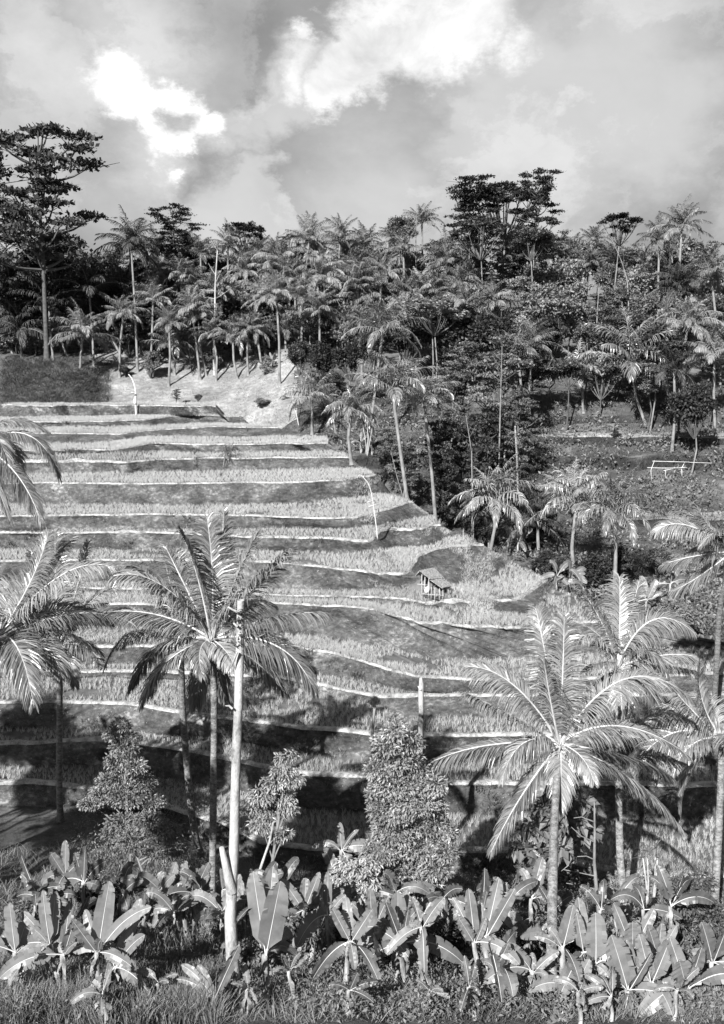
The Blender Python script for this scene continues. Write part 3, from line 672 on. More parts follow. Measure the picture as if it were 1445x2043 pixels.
def trunk_mesh(pts, r0, r1, mat, k=7):
    mb = MB(); pts = np.asarray(pts); s = np.linspace(0, len(pts)-1, 9); q = np.stack([np.interp(s, np.arange(len(pts)), pts[:, j]) for j in range(3)], 1)
    mb.tube(q, np.linspace(r0, r1, 9)*np.array([1.5]+[1]*8), k, 0, wob=.1); return mb.mesh('trunk', [mat], True)
GF = 'coconut palms of the forest and far slopes'
def far_palm(label, cx, cy, R, base=None, d=None, kind='n', group=GF, mids=()):
    if kind == "d" and cx < 260 and base is None: d = d+11
    if base is not None:
        b = hit(*base); b = b if b is not None else P(base[0], base[1], d or 100)
        if d is not None and abs(b[1]-d) > 5: b = P(base[0], base[1], d); b[2] = ground_z(b[0], b[1])
    if d is None: d = b[1] if base is not None else 3.4*F/R
    Cc = P(cx, cy, d)
    if base is None:
        lean = rng.normal(0, .5, 2); b = np.array([Cc[0]+lean[0], Cc[1]+lean[1], 0]); b[2] = ground_z(b[0], b[1])
        if Cc[2]-b[2] < 3: b[2] = Cc[2]-4
    b = b-np.array([0, 0, .15])
    e = empty('coconut_palm', b, label, 'palm tree', group)
    mp = [P(x, y, b[1]+(d-b[1])*t) for (x, y, t) in mids]
    pts = [b]+mp+[Cc]
    if not mp:
        mm = (b+Cc)/2+np.array([rng.normal(0, .15), 0, 0]); pts = [b, mm, Cc]
    link('trunk', trunk_mesh(np.array(pts)-b, .15, .11, M_tfar), e)
    lst = {'n': CR, 'd': CD, 'b': CB}[kind]; me = lst[rng.integers(len(lst))]
    c = link('crown', me, e, Cc-b); sc_ = R*d/F/3.0; c.scale = (sc_,)*3; c.rotation_euler = (rng.normal(0, .1), rng.normal(0, .1), rng.random()*6.28)
    return e
S = 'coconut palm '
for a in [
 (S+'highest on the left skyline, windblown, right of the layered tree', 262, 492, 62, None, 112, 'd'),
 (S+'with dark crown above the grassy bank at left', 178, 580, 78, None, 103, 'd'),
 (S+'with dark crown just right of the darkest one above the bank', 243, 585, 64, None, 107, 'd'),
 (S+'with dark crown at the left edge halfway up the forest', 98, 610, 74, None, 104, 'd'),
 (S+'low on the grassy bank at left, pale curved stem', 165, 672, 62, (160, 735), None, 'n'),
 (S+'dark and low at the left edge of the forest below the layered tree', 92, 505, 62, None, 108, 'd'),
 (S+'with slim white trunk on the sunlit bank left of the bare white trunk', 384, 622, 46, (400, 757), None, 'n'),
 (S+'right of the bare white forest trunk, slender and straight', 486, 543, 46, (493, 690), None, 'n'),
 (S+'with long slim trunk and dark heart above the sunlit slope', 552, 592, 48, (558, 766), None, 'n'),
 (S+'casting its shadow on the sunlit slope, short with bright fronds', 465, 676, 46, (474, 756), None, 'b'),
 (S+'low and wide with bright arching fronds at the left of the sunlit slope', 340, 690, 50, (349, 748), None, 'b'),
 (S+'behind the curved festival pole, its fronds over two leaning stems', 286, 652, 42, (276, 712), None, 'n'),
 (S+'upper one of the pair left of the forest centre', 556, 525, 52, None, 118, 'n'),
 (S+'on the skyline, left of the spiky star-shaped one', 617, 480, 48, None, 122, 'n'),
 (S+'star-shaped and spiky against the sky near the middle', 678, 480, 46, (678, 620), 120, 'n'),
 (S+'under the star-shaped skyline palm with hanging dark fronds', 648, 552, 56, None, 112, 'n'),
 (S+'squeezed between two larger crowns above the dark shrub mass', 601, 592, 44, None, 110, 'n'),
 (S+'with mop-like crown right above the dark shrub mass', 638, 622, 48, None, 106, 'n'),
 (S+'in mid forest just above the large radiating palm', 726, 592, 48, None, 108, 'n'),
 (S+'with one pale frond to the left, below the skyline in the middle', 761, 552, 50, None, 112, 'n'),
 (S+'large and radiating with pale lower fronds in the middle of the forest edge', 764, 660, 78, (732, 745), 86, 'b'),
 (S+'behind the spreading acacia crown in mid forest', 845, 592, 54, None, 108, 'n'),
 (S+'with long hanging dead fronds right of the acacia', 926, 622, 60, (940, 724), 95, 'n'),
 (S+'half hidden by bare twigs on the skyline left of the tall tree group', 842, 446, 40, None, 125, 'n'),
 (S+'under the left flank of the tall tree group', 892, 525, 54, None, 112, 'n'),
 (S+'large and windblown, long pale trunk leaning to the tip of the terraces', 783, 778, 88, (815, 990), 69, 'b'),
 (S+'right behind the leaning one, its crown touching it', 846, 795, 68, None, 73, 'b'),
 (S+'on the terrace end beside the bamboo pole, straight dark trunk', 623, 796, 60, (623, 866), None, 'b'),
 (S+'drooping at the terrace end, left one of two beside the leaning palm', 700, 822, 64, (702, 924), None, 'b'),
 (S+'big and shaggy on the shaded right slope with curved trunk', 1258, 724, 98, (1290, 850), None, 'b'),
 (S+'left of the big shaggy palm on the right slope, pale stem', 1153, 742, 60, (1164, 822), None, 'b'),
 (S+'in the right gully, left one of the two before the rice flat', 1150, 1005, 88, (1148, 1172), None, 'b'),
 (S+'in the gully at right, right one of the two, white trunk', 1228, 1025, 86, (1226, 1192), None, 'b'),
 (S+'in the gully behind the ridge, beside dark feathery trees', 990, 1000, 86, None, 70, 'b'),
 (S+'on the skyline at right, left one of the edge pair', 1316, 482, 46, None, 108, 'n'),
 (S+'tallest on the skyline at the right edge', 1360, 455, 52, None, 100, 'n'),
 (S+'with dark hanging fronds below the right edge skyline pair', 1350, 578, 58, None, 96, 'd'),
 (S+'at the right edge halfway down the forest', 1372, 650, 60, None, 92, 'n'),
 (S+'small on the skyline right of the tall tree group', 1142, 500, 36, None, 125, 'n'),
 (S+'thin and small on the skyline in the dip right of the tall trees', 1186, 484, 34, None, 128, 'n'),
 (S+'on the ridge between the umbrella tree and the round skyline tree', 400, 508, 42, None, 122, 'n'),
 (S+'behind the round skyline tree at left', 520, 508, 44, None, 120, 'n'),
 (S+'in the forest under the umbrella tree, left', 318, 545, 42, None, 118, 'n'),
 (S+'in the forest under the umbrella tree, right', 362, 552, 44, None, 116, 'n'),
 (S+'low in the forest left of the slender white-trunked one', 306, 602, 42, None, 112, 'n'),
 (S+'behind the top of the bare white trunk', 455, 492, 42, None, 121, 'n'),
 (S+'right of the upper pair in the left half of the forest', 588, 556, 44, None, 116, 'n'),
 (S+'just right of the star-shaped palm and a little lower', 700, 545, 46, None, 117, 'n'),
 (S+'on the skyline right of the star-shaped palm', 728, 492, 42, None, 124, 'n'),
 (S+'small on the skyline left of the twiggy crown', 790, 482, 40, None, 125, 'n'),
 (S+'in mid forest left of the acacia crown', 808, 628, 46, None, 100, 'n'),
 (S+'right of the hanging dead fronds, deep in the dark forest', 982, 606, 50, None, 102, 'n'),
 (S+'in the dark hollow below the pale broadleaf crowns', 1034, 712, 60, None, 88, 'n'),
 (S+'below the right half of the tall tree group', 1092, 506, 44, None, 116, 'n'),
 (S+'left of the bare white trunk, a fan of fronds', 428, 580, 44, None, 114, 'n'),
 (S+'between the slender one and the dark hearted one', 520, 600, 42, None, 112, 'n'),
 (S+'low behind the sunlit slope, left of the tall dark hearted one', 512, 660, 40, None, 109, 'n'),
 (S+'low over the sunlit slope between the two bright ones', 425, 668, 40, None, 110, 'n'),
 (S+'at the dark left end behind the bank, low', 118, 668, 60, None, 105, 'd'),
 (S+'at the dark left end behind the bank, right and low', 212, 640, 56, None, 106, 'd'),
 (S+'beyond the left frame edge of the bank', 40, 660, 66, None, 104, 'd'),
 (S+'far left and high beside the layered tree', 20, 560, 64, None, 106, 'd'),
 (S+'at the far right outside the slope, tall', 1420, 560, 62, None, 96, 'n'),
 (S+'at the far right outside the slope, low', 1425, 720, 66, None, 88, 'n'),
 (S+'over the shaded slope at the right edge', 1345, 740, 52, None, 86, 'd'),
 (S+'in the deep gully left of the pair, dark', 1072, 1040, 66, None, 70, 'd'),
 (S+'behind the dark feathery trees on the right slope', 1062, 690, 54, None, 88, 'n'),
]: far_palm(*a)

# ------------------------------------------------------------------ broadleaf trees of the forest
def leafq(C, Nn, size, aspect=.6):
    k = len(C); d = unit(Nn+rng.normal(0, .7, (k, 3))); ref = unit(rng.normal(0, .5, (k, 3))+np.array([0, 0, 1.0])); sd = unit(np.cross(d, ref))
    L = (size*(.5+rng.random(k)))[:, None]
    return np.stack([C-d*L*.5, C+sd*L*aspect*.5, C+d*L*.5, C-sd*L*aspect*.5], 1).reshape(-1, 3), np.arange(k*4).reshape(k, 4)
def crown_mesh(kind, seed, leafm, woodm, n=3600, ls=.085):
    global rng
    keep = rng; rng = np.random.default_rng(seed); mb = MB(); pads = []
    if kind == 'round':
        for _ in range(20):
            d = unit(rng.normal(0, 1, 3)); p = d*np.array([.68, .68, .62])*(.45+.6*rng.random()); pads.append((p, rng.uniform(.2, .36), rng.uniform(.16, .28)))
    elif kind == 'umbrella':
        for _ in range(24):
            a = rng.random()*6.28; r = rng.random()**.5*.85; z = .62-.55*r*r+rng.normal(0, .1)-(.7*rng.random() if rng.random() < .35 else 0); pads.append((np.array([r*math.cos(a), r*math.sin(a), z]), rng.uniform(.16, .3), rng.uniform(.06, .12)))
    elif kind == 'layer':
        for i in range(34):
            z = -.95+1.9*(i/33); a = 2.4*i+rng.normal(0, .5); r = rng.uniform(.15, .88)*(1-.45*max(0, z)**2); pads.append((np.array([r*math.cos(a), r*math.sin(a), z]), rng.uniform(.2, .36), rng.uniform(.035, .065)))
    elif kind == 'feather':
        for i in range(40):
            z = -.9+1.8*(i/39); a = rng.random()*6.28; r = rng.uniform(.1, .85)*(1-.4*abs(z)); pads.append((np.array([r*math.cos(a), r*math.sin(a), z]), rng.uniform(.16, .3), rng.uniform(.04, .08)))
    for p, rx, rz in pads:
        base = np.array([p[0]*.05, p[1]*.05, (-1.15 if kind in ('umbrella', 'round') else max(-1.1, p[2]-.35))]); m = (base+p)/2+np.array([p[0], p[1], 0])*.12-np.array([0, 0, .04])
        mb.tube(quad3(base, m, p, np.linspace(0, 1, 5)), np.linspace(.022, .006, 5), 4, 1, cap=False)
        if kind in ('layer', 'umbrella', 'feather'):
            for _ in range(3):
                e = p+rng.normal(0, 1, 3)*np.array([rx, rx, rz])*.7; mb.tube([m+(p-m)*.4, (m+(p-m)*.4+e)/2, e], [.008, .006, .004], 3, 1, cap=False)
    if kind in ('layer', 'feather'): mb.tube([[0, 0, -1.15], [.02, 0, 0], [-.02, .02, .9]], [.035, .022, .008], 6, 1)
    per = n//len(pads)
    for p, rx, rz in pads:
        sub = [p+unit(rng.normal(0, 1, 3))*np.array([rx, rx, rz])*rng.uniform(.3, 1.0) for _ in range(9)]
        for q in sub:
            kx = per//9; dd = rng.normal(0, 1, (kx, 3)); C = q+dd*np.array([rx, rx, rz])*.30
            V, Qd = leafq(C, dd+np.array([0, 0, .3]), ls); mb.add(V, Qd, 0)
    m = mb.mesh('crown', [leafm, woodm]); rng = keep; return m
M_twig = rough_mat('twig_bark', [(0.3, 0.08), (0.7, 0.22)], 3, 4, 0.2)
M_twigd = rough_mat('dark_twig_bark', [(0.3, 0.05), (0.7, 0.14)], 3, 4, 0.2)
CM = {}
for kd, n_, ls in (('round', 7200, .10), ('umbrella', 6400, .085), ('layer', 8600, .07), ('feather', 7600, .07)):
    for tone, lm, wm in (('pale', M_broadl, M_twig), ('mid', M_broad, M_twig), ('dark', M_darkl, M_twigd)):
        if kd == 'layer' and tone == 'pale': continue
        CM[kd, tone] = [crown_mesh(kd, sum(map(ord, kd+tone))*10+i, lm, wm, n_, ls) for i in range(2)]
def tree(label, cx, cy, w, h, d=None, base=None, kind='round', tone='mid', name='broadleaf_tree', group=None, tr=.09, tm=None, trunks=1, cat='tree'):
    b = None
    if cx < 235 and d is not None and d < 117 and cy > 480: d = 118
    if base is not None:
        b = hit(*base)
        if d is None: d = b[1]
    C = P(cx, cy, d); sx = w/2*d/F; sz = h/2*d/F
    if b is None or abs(b[1]-d) > 15:
        x = C[0]+rng.normal(0, .2) if base is None else P(base[0], base[1], d)[0]; b = np.array([x, C[1], ground_z(x, C[1])])
    b = b-np.array([0, 0, .2])
    e = empty(name, b, label, cat, group); Cl = C-b; bot = Cl+np.array([0, 0, -sz*1.0])
    for i in range(trunks):
        off = np.array([rng.normal(0, .5), rng.normal(0, .5), 0])*(trunks > 1)
        top = bot+np.array([0, 0, sz*.35]); 
        if top[2] < .3: top[2] = .3
        mm = (off+top)/2+np.array([rng.normal(0, .25), 0, 0]); link('trunk', trunk_mesh([off, mm, top+off*.8], tr, tr*.6, tm or M_tfar), e)
    ms = CM[kind, tone]; c = link('crown', ms[rng.integers(len(ms))], e, Cl); c.scale = (sx, sx*.85, sz); c.rotation_euler = (0, 0, rng.random()*6.28)
    return e
for a in [
 ('tallest tree at the left edge, dark with flat layered branches against the sky', dict(cx=80, cy=385, w=262, h=262, d=108, kind='layer', tone='dark', tr=.3, name='layered_tree', tm=M_twigd)),
 ('second layered dark tree rising left of the frame edge giant', dict(cx=-40, cy=400, w=200, h=240, d=110, kind='layer', tone='dark', tr=.25, name='layered_tree')),
 ('dark feathery tree under the tall layered tree at the left edge', dict(cx=110, cy=505, w=160, h=110, d=108, kind='round', tone='dark')),
 ('solitary umbrella tree on the skyline at left with flat tiers', dict(cx=346, cy=458, w=110, h=90, d=122, kind='layer', tone='dark', name='umbrella_tree')),
 ('rounded open skyline tree right of the umbrella tree', dict(cx=490, cy=468, w=100, h=66, d=122, kind='umbrella', tone='dark')),
 ('small flat skyline tree left of the paired skyline palms', dict(cx=577, cy=486, w=56, h=40, d=124, kind='umbrella', tone='mid')),
 ('leafy skyline tree left of the twiggy palm', dict(cx=800, cy=456, w=80, h=70, d=120, kind='round', tone='mid')),
 ('left tree of the tall group with flat crown over pale trunks', dict(cx=938, cy=412, w=150, h=112, d=112, kind='layer', tone='dark', name='tall_forest_tree', trunks=2)),
 ('middle tree of the tall group, its flat crown on forking pale stems', dict(cx=1008, cy=412, w=170, h=105, d=116, kind='umbrella', tone='dark', name='tall_forest_tree', trunks=3)),
 ('right and highest tree of the tall group, ragged open crown', dict(cx=1072, cy=408, w=125, h=130, d=112, kind='layer', tone='dark', name='tall_forest_tree', trunks=2)),
 ('smaller dark tree in front of the tall group', dict(cx=960, cy=470, w=160, h=80, d=108, kind='umbrella', tone='mid')),
 ('pale leafed tree just below the tall group at right', dict(cx=1060, cy=478, w=110, h=70, d=107, kind='round', tone='mid')),
 ('dark open tree on the skyline near the right end', dict(cx=1238, cy=450, w=100, h=66, d=110, kind='umbrella', tone='dark')),
 ('acacia with flat spreading crown on a pale forked trunk in mid forest', dict(cx=868, cy=622, w=165, h=80, d=94, kind='umbrella', tone='pale', name='acacia_tree', trunks=2)),
 ('second flat acacia crown right beside the forked one', dict(cx=950, cy=660, w=110, h=60, d=96, kind='umbrella', tone='mid', name='acacia_tree')),
 ('dense dark rounded shrub at the forest foot, left end of the dark row', dict(cx=598, cy=702, w=80, h=80, d=96, kind='round', tone='dark', name='dark_shrub', cat='shrub')),
 ('dense dark rounded shrub, largest in the dark row', dict(cx=645, cy=712, w=96, h=95, d=92, kind='round', tone='dark', name='dark_shrub', cat='shrub')),
 ('dense dark rounded shrub at the right end of the dark row', dict(cx=700, cy=708, w=84, h=90, d=91, kind='round', tone='dark', name='dark_shrub', cat='shrub')),
 ('dark shrub below the dark row beside the terrace end palm', dict(cx=672, cy=762, w=60, h=50, d=90, kind='round', tone='dark', name='dark_shrub', cat='shrub')),
 ('small leafy bush on the sunlit slope left of the short bright palm', dict(cx=300, cy=720, w=60, h=60, d=110, kind='round', tone='mid', name='leafy_bush', cat='bush')),
 ('spindly bush at the edge of the sunlit slope, beside its right end', dict(cx=530, cy=735, w=44, h=50, d=106, kind='feather', tone='pale', name='leafy_bush', cat='bush')),
 ('low bush on the sunlit slope just right of the curved pole', dict(cx=352, cy=786, w=30, h=22, d=103, kind='feather', tone='mid', name='leafy_bush', cat='bush')),
 ('small dark bush at the upper left of the sunlit slope', dict(cx=250, cy=738, w=40, h=20, d=110, kind='round', tone='dark', name='leafy_bush', cat='bush')),
 ('round bush in the middle of the sunlit slope', dict(cx=425, cy=718, w=60, h=30, d=112, kind='round', tone='mid', name='leafy_bush', cat='bush')),
 ('low bush at the right foot of the sunlit slope', dict(cx=520, cy=800, w=50, h=22, d=98, kind='round', tone='pale', name='leafy_bush', cat='bush')),
 ('low bush in the middle foot of the sunlit slope', dict(cx=395, cy=792, w=26, h=16, d=103, kind='round', tone='mid', name='leafy_bush', cat='bush')),
 ('scrubby bush on the slope above the terrace end, left of the lone palm', dict(cx=575, cy=805, w=40, h=30, d=97, kind='feather', tone='mid', name='leafy_bush', cat='bush')),
 ('bush beside the bamboo pole at the terrace end', dict(cx=665, cy=850, w=50, h=34, d=96, kind='round', tone='mid', name='leafy_bush', cat='bush')),
 ('feathery dark tree in the gully, uppermost left', dict(cx=905, cy=800, w=130, h=130, d=82, kind='feather', tone='mid', name='feathery_tree')),
 ('feathery dark tree in the gully, uppermost right with pale stem', dict(cx=985, cy=790, w=140, h=150, d=82, kind='feather', tone='mid', name='feathery_tree')),
 ('feathery tree with layered sprays standing between forest and rice flat', dict(cx=1035, cy=850, w=120, h=120, d=80, kind='feather', tone='mid', name='feathery_tree')),
 ('feathery grey tree under the acacia', dict(cx=930, cy=725, w=120, h=90, d=84, kind='feather', tone='mid', name='feathery_tree')),
 ('grey feathery tree right of the acacia, above the gully', dict(cx=1010, cy=720, w=130, h=110, d=82, kind='feather', tone='mid', name='feathery_tree')),
 ('black leafed tree filling the gully behind the leaning palm', dict(cx=880, cy=895, w=110, h=120, d=76, kind='feather', tone='dark', name='gully_tree')),
 ('black leafed tree in the gully centre', dict(cx=935, cy=900, w=120, h=150, d=77, kind='round', tone='dark', name='gully_tree')),
 ('black leafed tree low behind the terrace ridge', dict(cx=885, cy=975, w=120, h=110, d=74, kind='feather', tone='dark', name='gully_tree')),
 ('black leafed tree low behind the ridge, right one with thin pale stems', dict(cx=945, cy=985, w=110, h=130, d=73, kind='feather', tone='dark', name='gully_tree', trunks=3)),
 ('lowest dark bush behind the ridge above the gully palm', dict(cx=960, cy=1050, w=90, h=70, d=71, kind='round', tone='dark', name='gully_tree')),
 ('black leafed tree in the gully right of the bare leaning stem', dict(cx=1030, cy=980, w=120, h=130, d=78, kind='feather', tone='dark', name='gully_tree')),
 ('black leafed tree in the gully between the gully palms', dict(cx=1075, cy=1060, w=120, h=120, d=72, kind='feather', tone='dark', name='gully_tree')),
 ('black leafed tree at the upper rim of the gully', dict(cx=975, cy=880, w=130, h=120, d=80, kind='feather', tone='dark', name='gully_tree')),
 ('low black leafed growth under the right gully palm', dict(cx=1235, cy=1120, w=90, h=80, d=64, kind='round', tone='dark', name='gully_tree')),
 ('leafy grey bush just behind the tip of the middle terraces', dict(cx=810, cy=930, w=100, h=90, d=78, kind='feather', tone='mid', name='leafy_bush', cat='bush')),
 ('grey bush between the terrace end palms', dict(cx=775, cy=880, w=70, h=60, d=84, kind='feather', tone='pale', name='leafy_bush', cat='bush')),
 ('dark bush under the paired gully palms, left', dict(cx=1095, cy=1120, w=110, h=80, d=66, kind='round', tone='dark', name='leafy_bush', cat='bush')),
 ('dark bush under the paired gully palms, right', dict(cx=1185, cy=1140, w=120, h=90, d=64, kind='round', tone='dark', name='leafy_bush', cat='bush')),
 ('mid grey bush on the shaded slope near the right edge', dict(cx=1310, cy=1110, w=90, h=50, d=66, kind='round', tone='mid', name='leafy_bush', cat='bush')),
 ('round dark bush alone on the upper shaded slope', dict(cx=1158, cy=885, w=34, h=24, d=88, kind='round', tone='dark', name='leafy_bush', cat='bush')),
 ('round dark bush at the foot of the shaggy palm', dict(cx=1228, cy=868, w=26, h=30, d=88, kind='round', tone='dark', name='leafy_bush', cat='bush')),
 ('dark leafy tree filling the right edge above the slope', dict(cx=1390, cy=800, w=120, h=130, d=84, kind='round', tone='dark')),
 ('dark leafy tree behind the shaggy palm', dict(cx=1310, cy=690, w=120, h=100, d=90, kind='round', tone='dark')),
 ('small bush on the dark lower terrace wall by the dead stump', dict(cx=748, cy=1400, w=36, h=30, d=38, kind='round', tone='dark', name='wall_bush', cat='bush')),
 ('bushy shrub at the foot of the lower right slope', dict(cx=1345, cy=1225, w=110, h=90, d=53, kind='round', tone='mid', name='leafy_bush', cat='bush')),
 ('grey shrub beyond the tip of the lower terraces', dict(cx=1290, cy=1180, w=80, h=60, d=60, kind='feather', tone='mid', name='leafy_bush', cat='bush')),
]: tree(a[0], **a[1])
ORD = ['first', 'second', 'third', 'fourth', 'fifth', 'sixth', 'seventh', 'eighth', 'ninth', 'tenth', 'eleventh', 'twelfth', 'thirteenth', 'fourteenth', 'fifteenth', 'sixteenth', 'seventeenth', 'eighteenth', 'nineteenth', 'twentieth'] + ['twenty-'+o for o in ('first', 'second', 'third', 'fourth', 'fifth', 'sixth', 'seventh', 'eighth', 'ninth')] + ['thirtieth'] + ['thirty-'+o for o in ('first', 'second', 'third', 'fourth', 'fifth', 'sixth', 'seventh', 'eighth', 'ninth')] + ['fortieth']
def row(desc, x0, x1, step, cy, w, h, d, kinds, tones):
    xs = np.arange(x0, x1, step)
    for i, x in enumerate(xs):
        x = x+rng.uniform(-.3, .3)*step; yy = cy(x)+rng.uniform(-12, 12); dd = d(x)+rng.uniform(-2, 2)
        kd = kinds[rng.integers(len(kinds))]; tn = tones(x); s_ = rng.uniform(.75, 1.2)
        tree(desc+', '+ORD[i]+' from the left', x, yy, w*1.2*s_, h*1.15*s_*rng.uniform(.85, 1.15), d=dd, kind=kd, tone=tn, name='forest_tree', tr=.09, tm=M_twigd, group='leafy trees packed between the palms')
def pick(*p):
    return lambda x: (p[0] if x < 300 else (p[1] if x < 900 else p[2]))[rng.integers(3)]
rt = lambda a, b: (lambda x: a+(b-a)*np.clip((x-500)/300, 0, 1))
row('leafy tree in the back row under the skyline', -90, 1540, 46, lambda x: 540-18*(x > 950), 86, 80, rt(127, 122), ['round', 'umbrella', 'feather'], pick(['dark', 'dark', 'mid'], ['dark', 'mid', 'dark'], ['mid', 'mid', 'dark']))
row('leafy tree in the upper middle row of the forest', -90, 1540, 52, lambda x: 588-30*(x > 950), 92, 84, rt(119, 112), ['round', 'round', 'feather'], pick(['dark', 'dark', 'dark'], ['mid', 'mid', 'dark'], ['pale', 'pale', 'mid']))
row('leafy tree in the lower middle row of the forest', -90, 1540, 56, lambda x: 640-30*(x > 950), 92, 84, rt(114, 104), ['round', 'feather', 'round'], pick(['dark', 'dark', 'mid'], ['mid', 'dark', 'dark'], ['pale', 'mid', 'pale']))
row('leafy tree in the front row at the left forest foot', -90, 600, 58, lambda x: 684-8*(x > 240), 80, 60, rt(114, 112), ['round', 'round', 'feather'], pick(['dark', 'dark', 'mid'], ['dark', 'dark', 'mid'], ['mid', 'mid', 'dark']))
row('leafy tree in the front row at the right forest foot', 760, 1540, 58, lambda x: 672, 96, 90, rt(100, 96), ['round', 'feather', 'round'], lambda x: ['dark', 'mid', 'dark', 'pale'][rng.integers(4)])
row('low leafy tree at the lower rim of the right forest', 1010, 1540, 70, lambda x: 742, 90, 70, rt(92, 91), ['round', 'feather'], lambda x: ['dark', 'mid', 'mid'][rng.integers(3)])
# more palms woven through the forest
k = 0
for (desc, y0, x0, x1, st, d0, R0) in (('slim coconut palm in the high row between leafy trees', 512, 250, 1330, 62, 124, 40), ('coconut palm in the middle row between leafy trees', 572, -40, 1000, 70, 116, 46), ('coconut palm in the low row before the dark hollow', 640, 250, 860, 78, 110, 44)):
    for i, x in enumerate(np.arange(x0, x1, st)):
        x = x+rng.uniform(-18, 18); far_palm(desc+', '+ORD[i]+' from the left', x, y0+rng.uniform(-16, 22), R0*rng.uniform(.85, 1.15), None, d0-8*(x > 700)+rng.uniform(-2, 2), 'd' if x < 230 else 'n', 'slim palms woven through the forest')

# bare trunks in the forest
def bare_tree(label, pts, d, r0, r1, mat, twigs=6, tl=1.2, name='bare_tree', group=None, spread=1.0, droop=0):
    q = [P(x, y, d) for x, y in pts]; b = q[-1].copy(); gz = ground_z(b[0], b[1])
    if gz < b[2]: q.append(np.array([b[0], b[1], gz]))
    b = q[-1]; e = empty(name, b, label, 'tree', group); q = np.array(q)-b; q = q[::-1]
    s_ = np.linspace(0, len(q)-1, 16); c = np.stack([np.interp(s_, np.arange(len(q)), q[:, j]) for j in range(3)], 1)
    mb = MB(); mb.tube(c, np.linspace(r0, r1, 16), 8, 0, wob=.1); link('trunk', mb.mesh('trunk', [mat], True), e)
    mb = MB()
    for i in range(twigs):
        t = c[int(rng.integers(9, 16))]; dd = unit(np.array([rng.normal(0, 1), rng.normal(0, .5), rng.uniform(.2, 1.2)]))*tl*rng.uniform(.6, 1.2)*spread
        mb.tube(quad3(t, t+dd*.5+np.array([0, 0, -.1]), t+dd, np.linspace(0, 1, 5)), np.linspace(r1*.6, .01, 5), 4, 0)
    if twigs: link('branches', mb.mesh('branches', [mat]), e)
    return e
bare_tree('tall bare white trunk standing in front of the left forest', [(434, 500), (430, 560), (429, 620), (427, 695)], 111, .17, .06, M_snag, 9, 2.2)
bare_tree('leafless twiggy tree on the skyline by the tall tree group', [(832, 425), (830, 470), (830, 530)], 118, .09, .02, M_tfar, 9, 1.8)
bare_tree('thin pale forked trunk among the pale crowns at right', [(1222, 480), (1240, 520), (1252, 560), (1256, 640)], 104, .10, .02, M_tfar, 7, 2.2)
bare_tree('slender pale stem in the dark hollow at right', [(1196, 565), (1192, 620), (1190, 680)], 96, .09, .03, M_tfar, 0, 1.0)
bare_tree('pale bare sapling in the feathery trees above the gully', [(1002, 690), (1000, 760), (998, 830)], 79, .08, .02, M_tfar, 9, 1.5)
bare_tree('pale thin stem crossing the black gully trees, left', [(930, 830), (941, 900), (943, 1000)], 71, .07, .02, M_tfar, 5, .8)
bare_tree('pale thin stem crossing the black gully trees, right', [(1028, 850), (1032, 920), (1034, 1000)], 71, .09, .07, M_tpalm, 0, .6)
bare_tree('short leaning pale stem by the gully palm', [(978, 930), (962, 1000), (945, 1040)], 70, .06, .03, M_tfar, 0, .5)
bare_tree('pale stem at the gully left rim with few twigs', [(780, 900), (792, 950), (804, 990)], 74, .05, .02, M_tfar, 8, .9)

# ------------------------------------------------------------------ dead trunks and bare saplings close by
def solid(name, mat, fn, parent=None, smooth_=True):
    mb = MB(); fn(mb); return link(name, mb.mesh(name, [mat], smooth_), parent)
b = P(468, 1985, 20.6); b[2] = ground_z(b[0], b[1]); snag = empty('dead_tree', b, 'tall pale bare trunk sawn off at the top, in front of the left palms', 'tree')
pp = [(481, 1197), (480, 1240), (479, 1300), (476, 1400), (472, 1500), (469, 1600), (467, 1700), (463, 1760), (460, 1830), (463, 1900), (468, 1960), (469, 1985)]
q = np.array([P(x, y, 20.6) for x, y in pp]+[b-np.array([0, 0, .2])])-b
def fn(mb):
    s_ = np.linspace(0, len(q)-1, 40); c = np.stack([np.interp(s_, np.arange(len(q)), q[:, j]) for j in range(3)], 1)
    mb.tube(c, np.interp(np.linspace(0, 1, 40), [0, .05, .5, .8, .86, 1], [.080, .086, .118, .155, .165, .145]), 12, 0, wob=.07)
solid('trunk', M_snag, fn, snag)
def fn(mb):
    mb.tube(np.array([P(463, 1778, 20.55), P(455, 1745, 20.45), P(448, 1715, 20.4), P(442, 1690, 20.4)])-b, [.13, .10, .08, .055], 10)
solid('branch_stub', M_snag, fn, snag)
for pts in ([(464, 1414), (457, 1408), (448, 1408)], [(476, 1222), (462, 1215), (455, 1211)], [(474, 1250), (466, 1243)], [(474, 1300), (462, 1330)]):
    solid('branch_stub', M_snag, lambda mb: mb.tube(np.array([P(x, y, 20.4) for x, y in pts])-b, np.linspace(.03, .02, len(pts)), 6), snag)
for x, y in ((484, 1222), (487, 1248), (474, 1240), (482, 1268), (476, 1285)):
    C = np.repeat(np.array([P(x, y, 20.45)-b]), 22, axis=0); C = C+rng.normal(0, .045, C.shape)
    link('leaf_sprig', cloud_mesh('leaf_sprig', C, rng.normal(0, 1, C.shape), .09, M_grassdk), snag)
b = P(838, 1500, 31.5); b[2] = ground_z(b[0], b[1]); sn2 = empty('dead_tree', b, 'short pale dead trunk with blunt top behind the conical leafy tree', 'tree')
q2 = np.array([P(x, y, 31.5) for x, y in ((840, 1352), (841, 1365), (840, 1385), (841, 1420), (839, 1480), (838, 1520))]+[b])-b
solid('trunk', M_snag, lambda mb: mb.tube(q2, [.05, .085, .10, .095, .10, .11, .15], 9, wob=.15), sn2)
solid('branch_stub', M_snag, lambda mb: mb.tube(np.array([P(840, 1376, 31.4), P(834, 1369, 31.4)])-b, [.05, .02], 6), sn2)
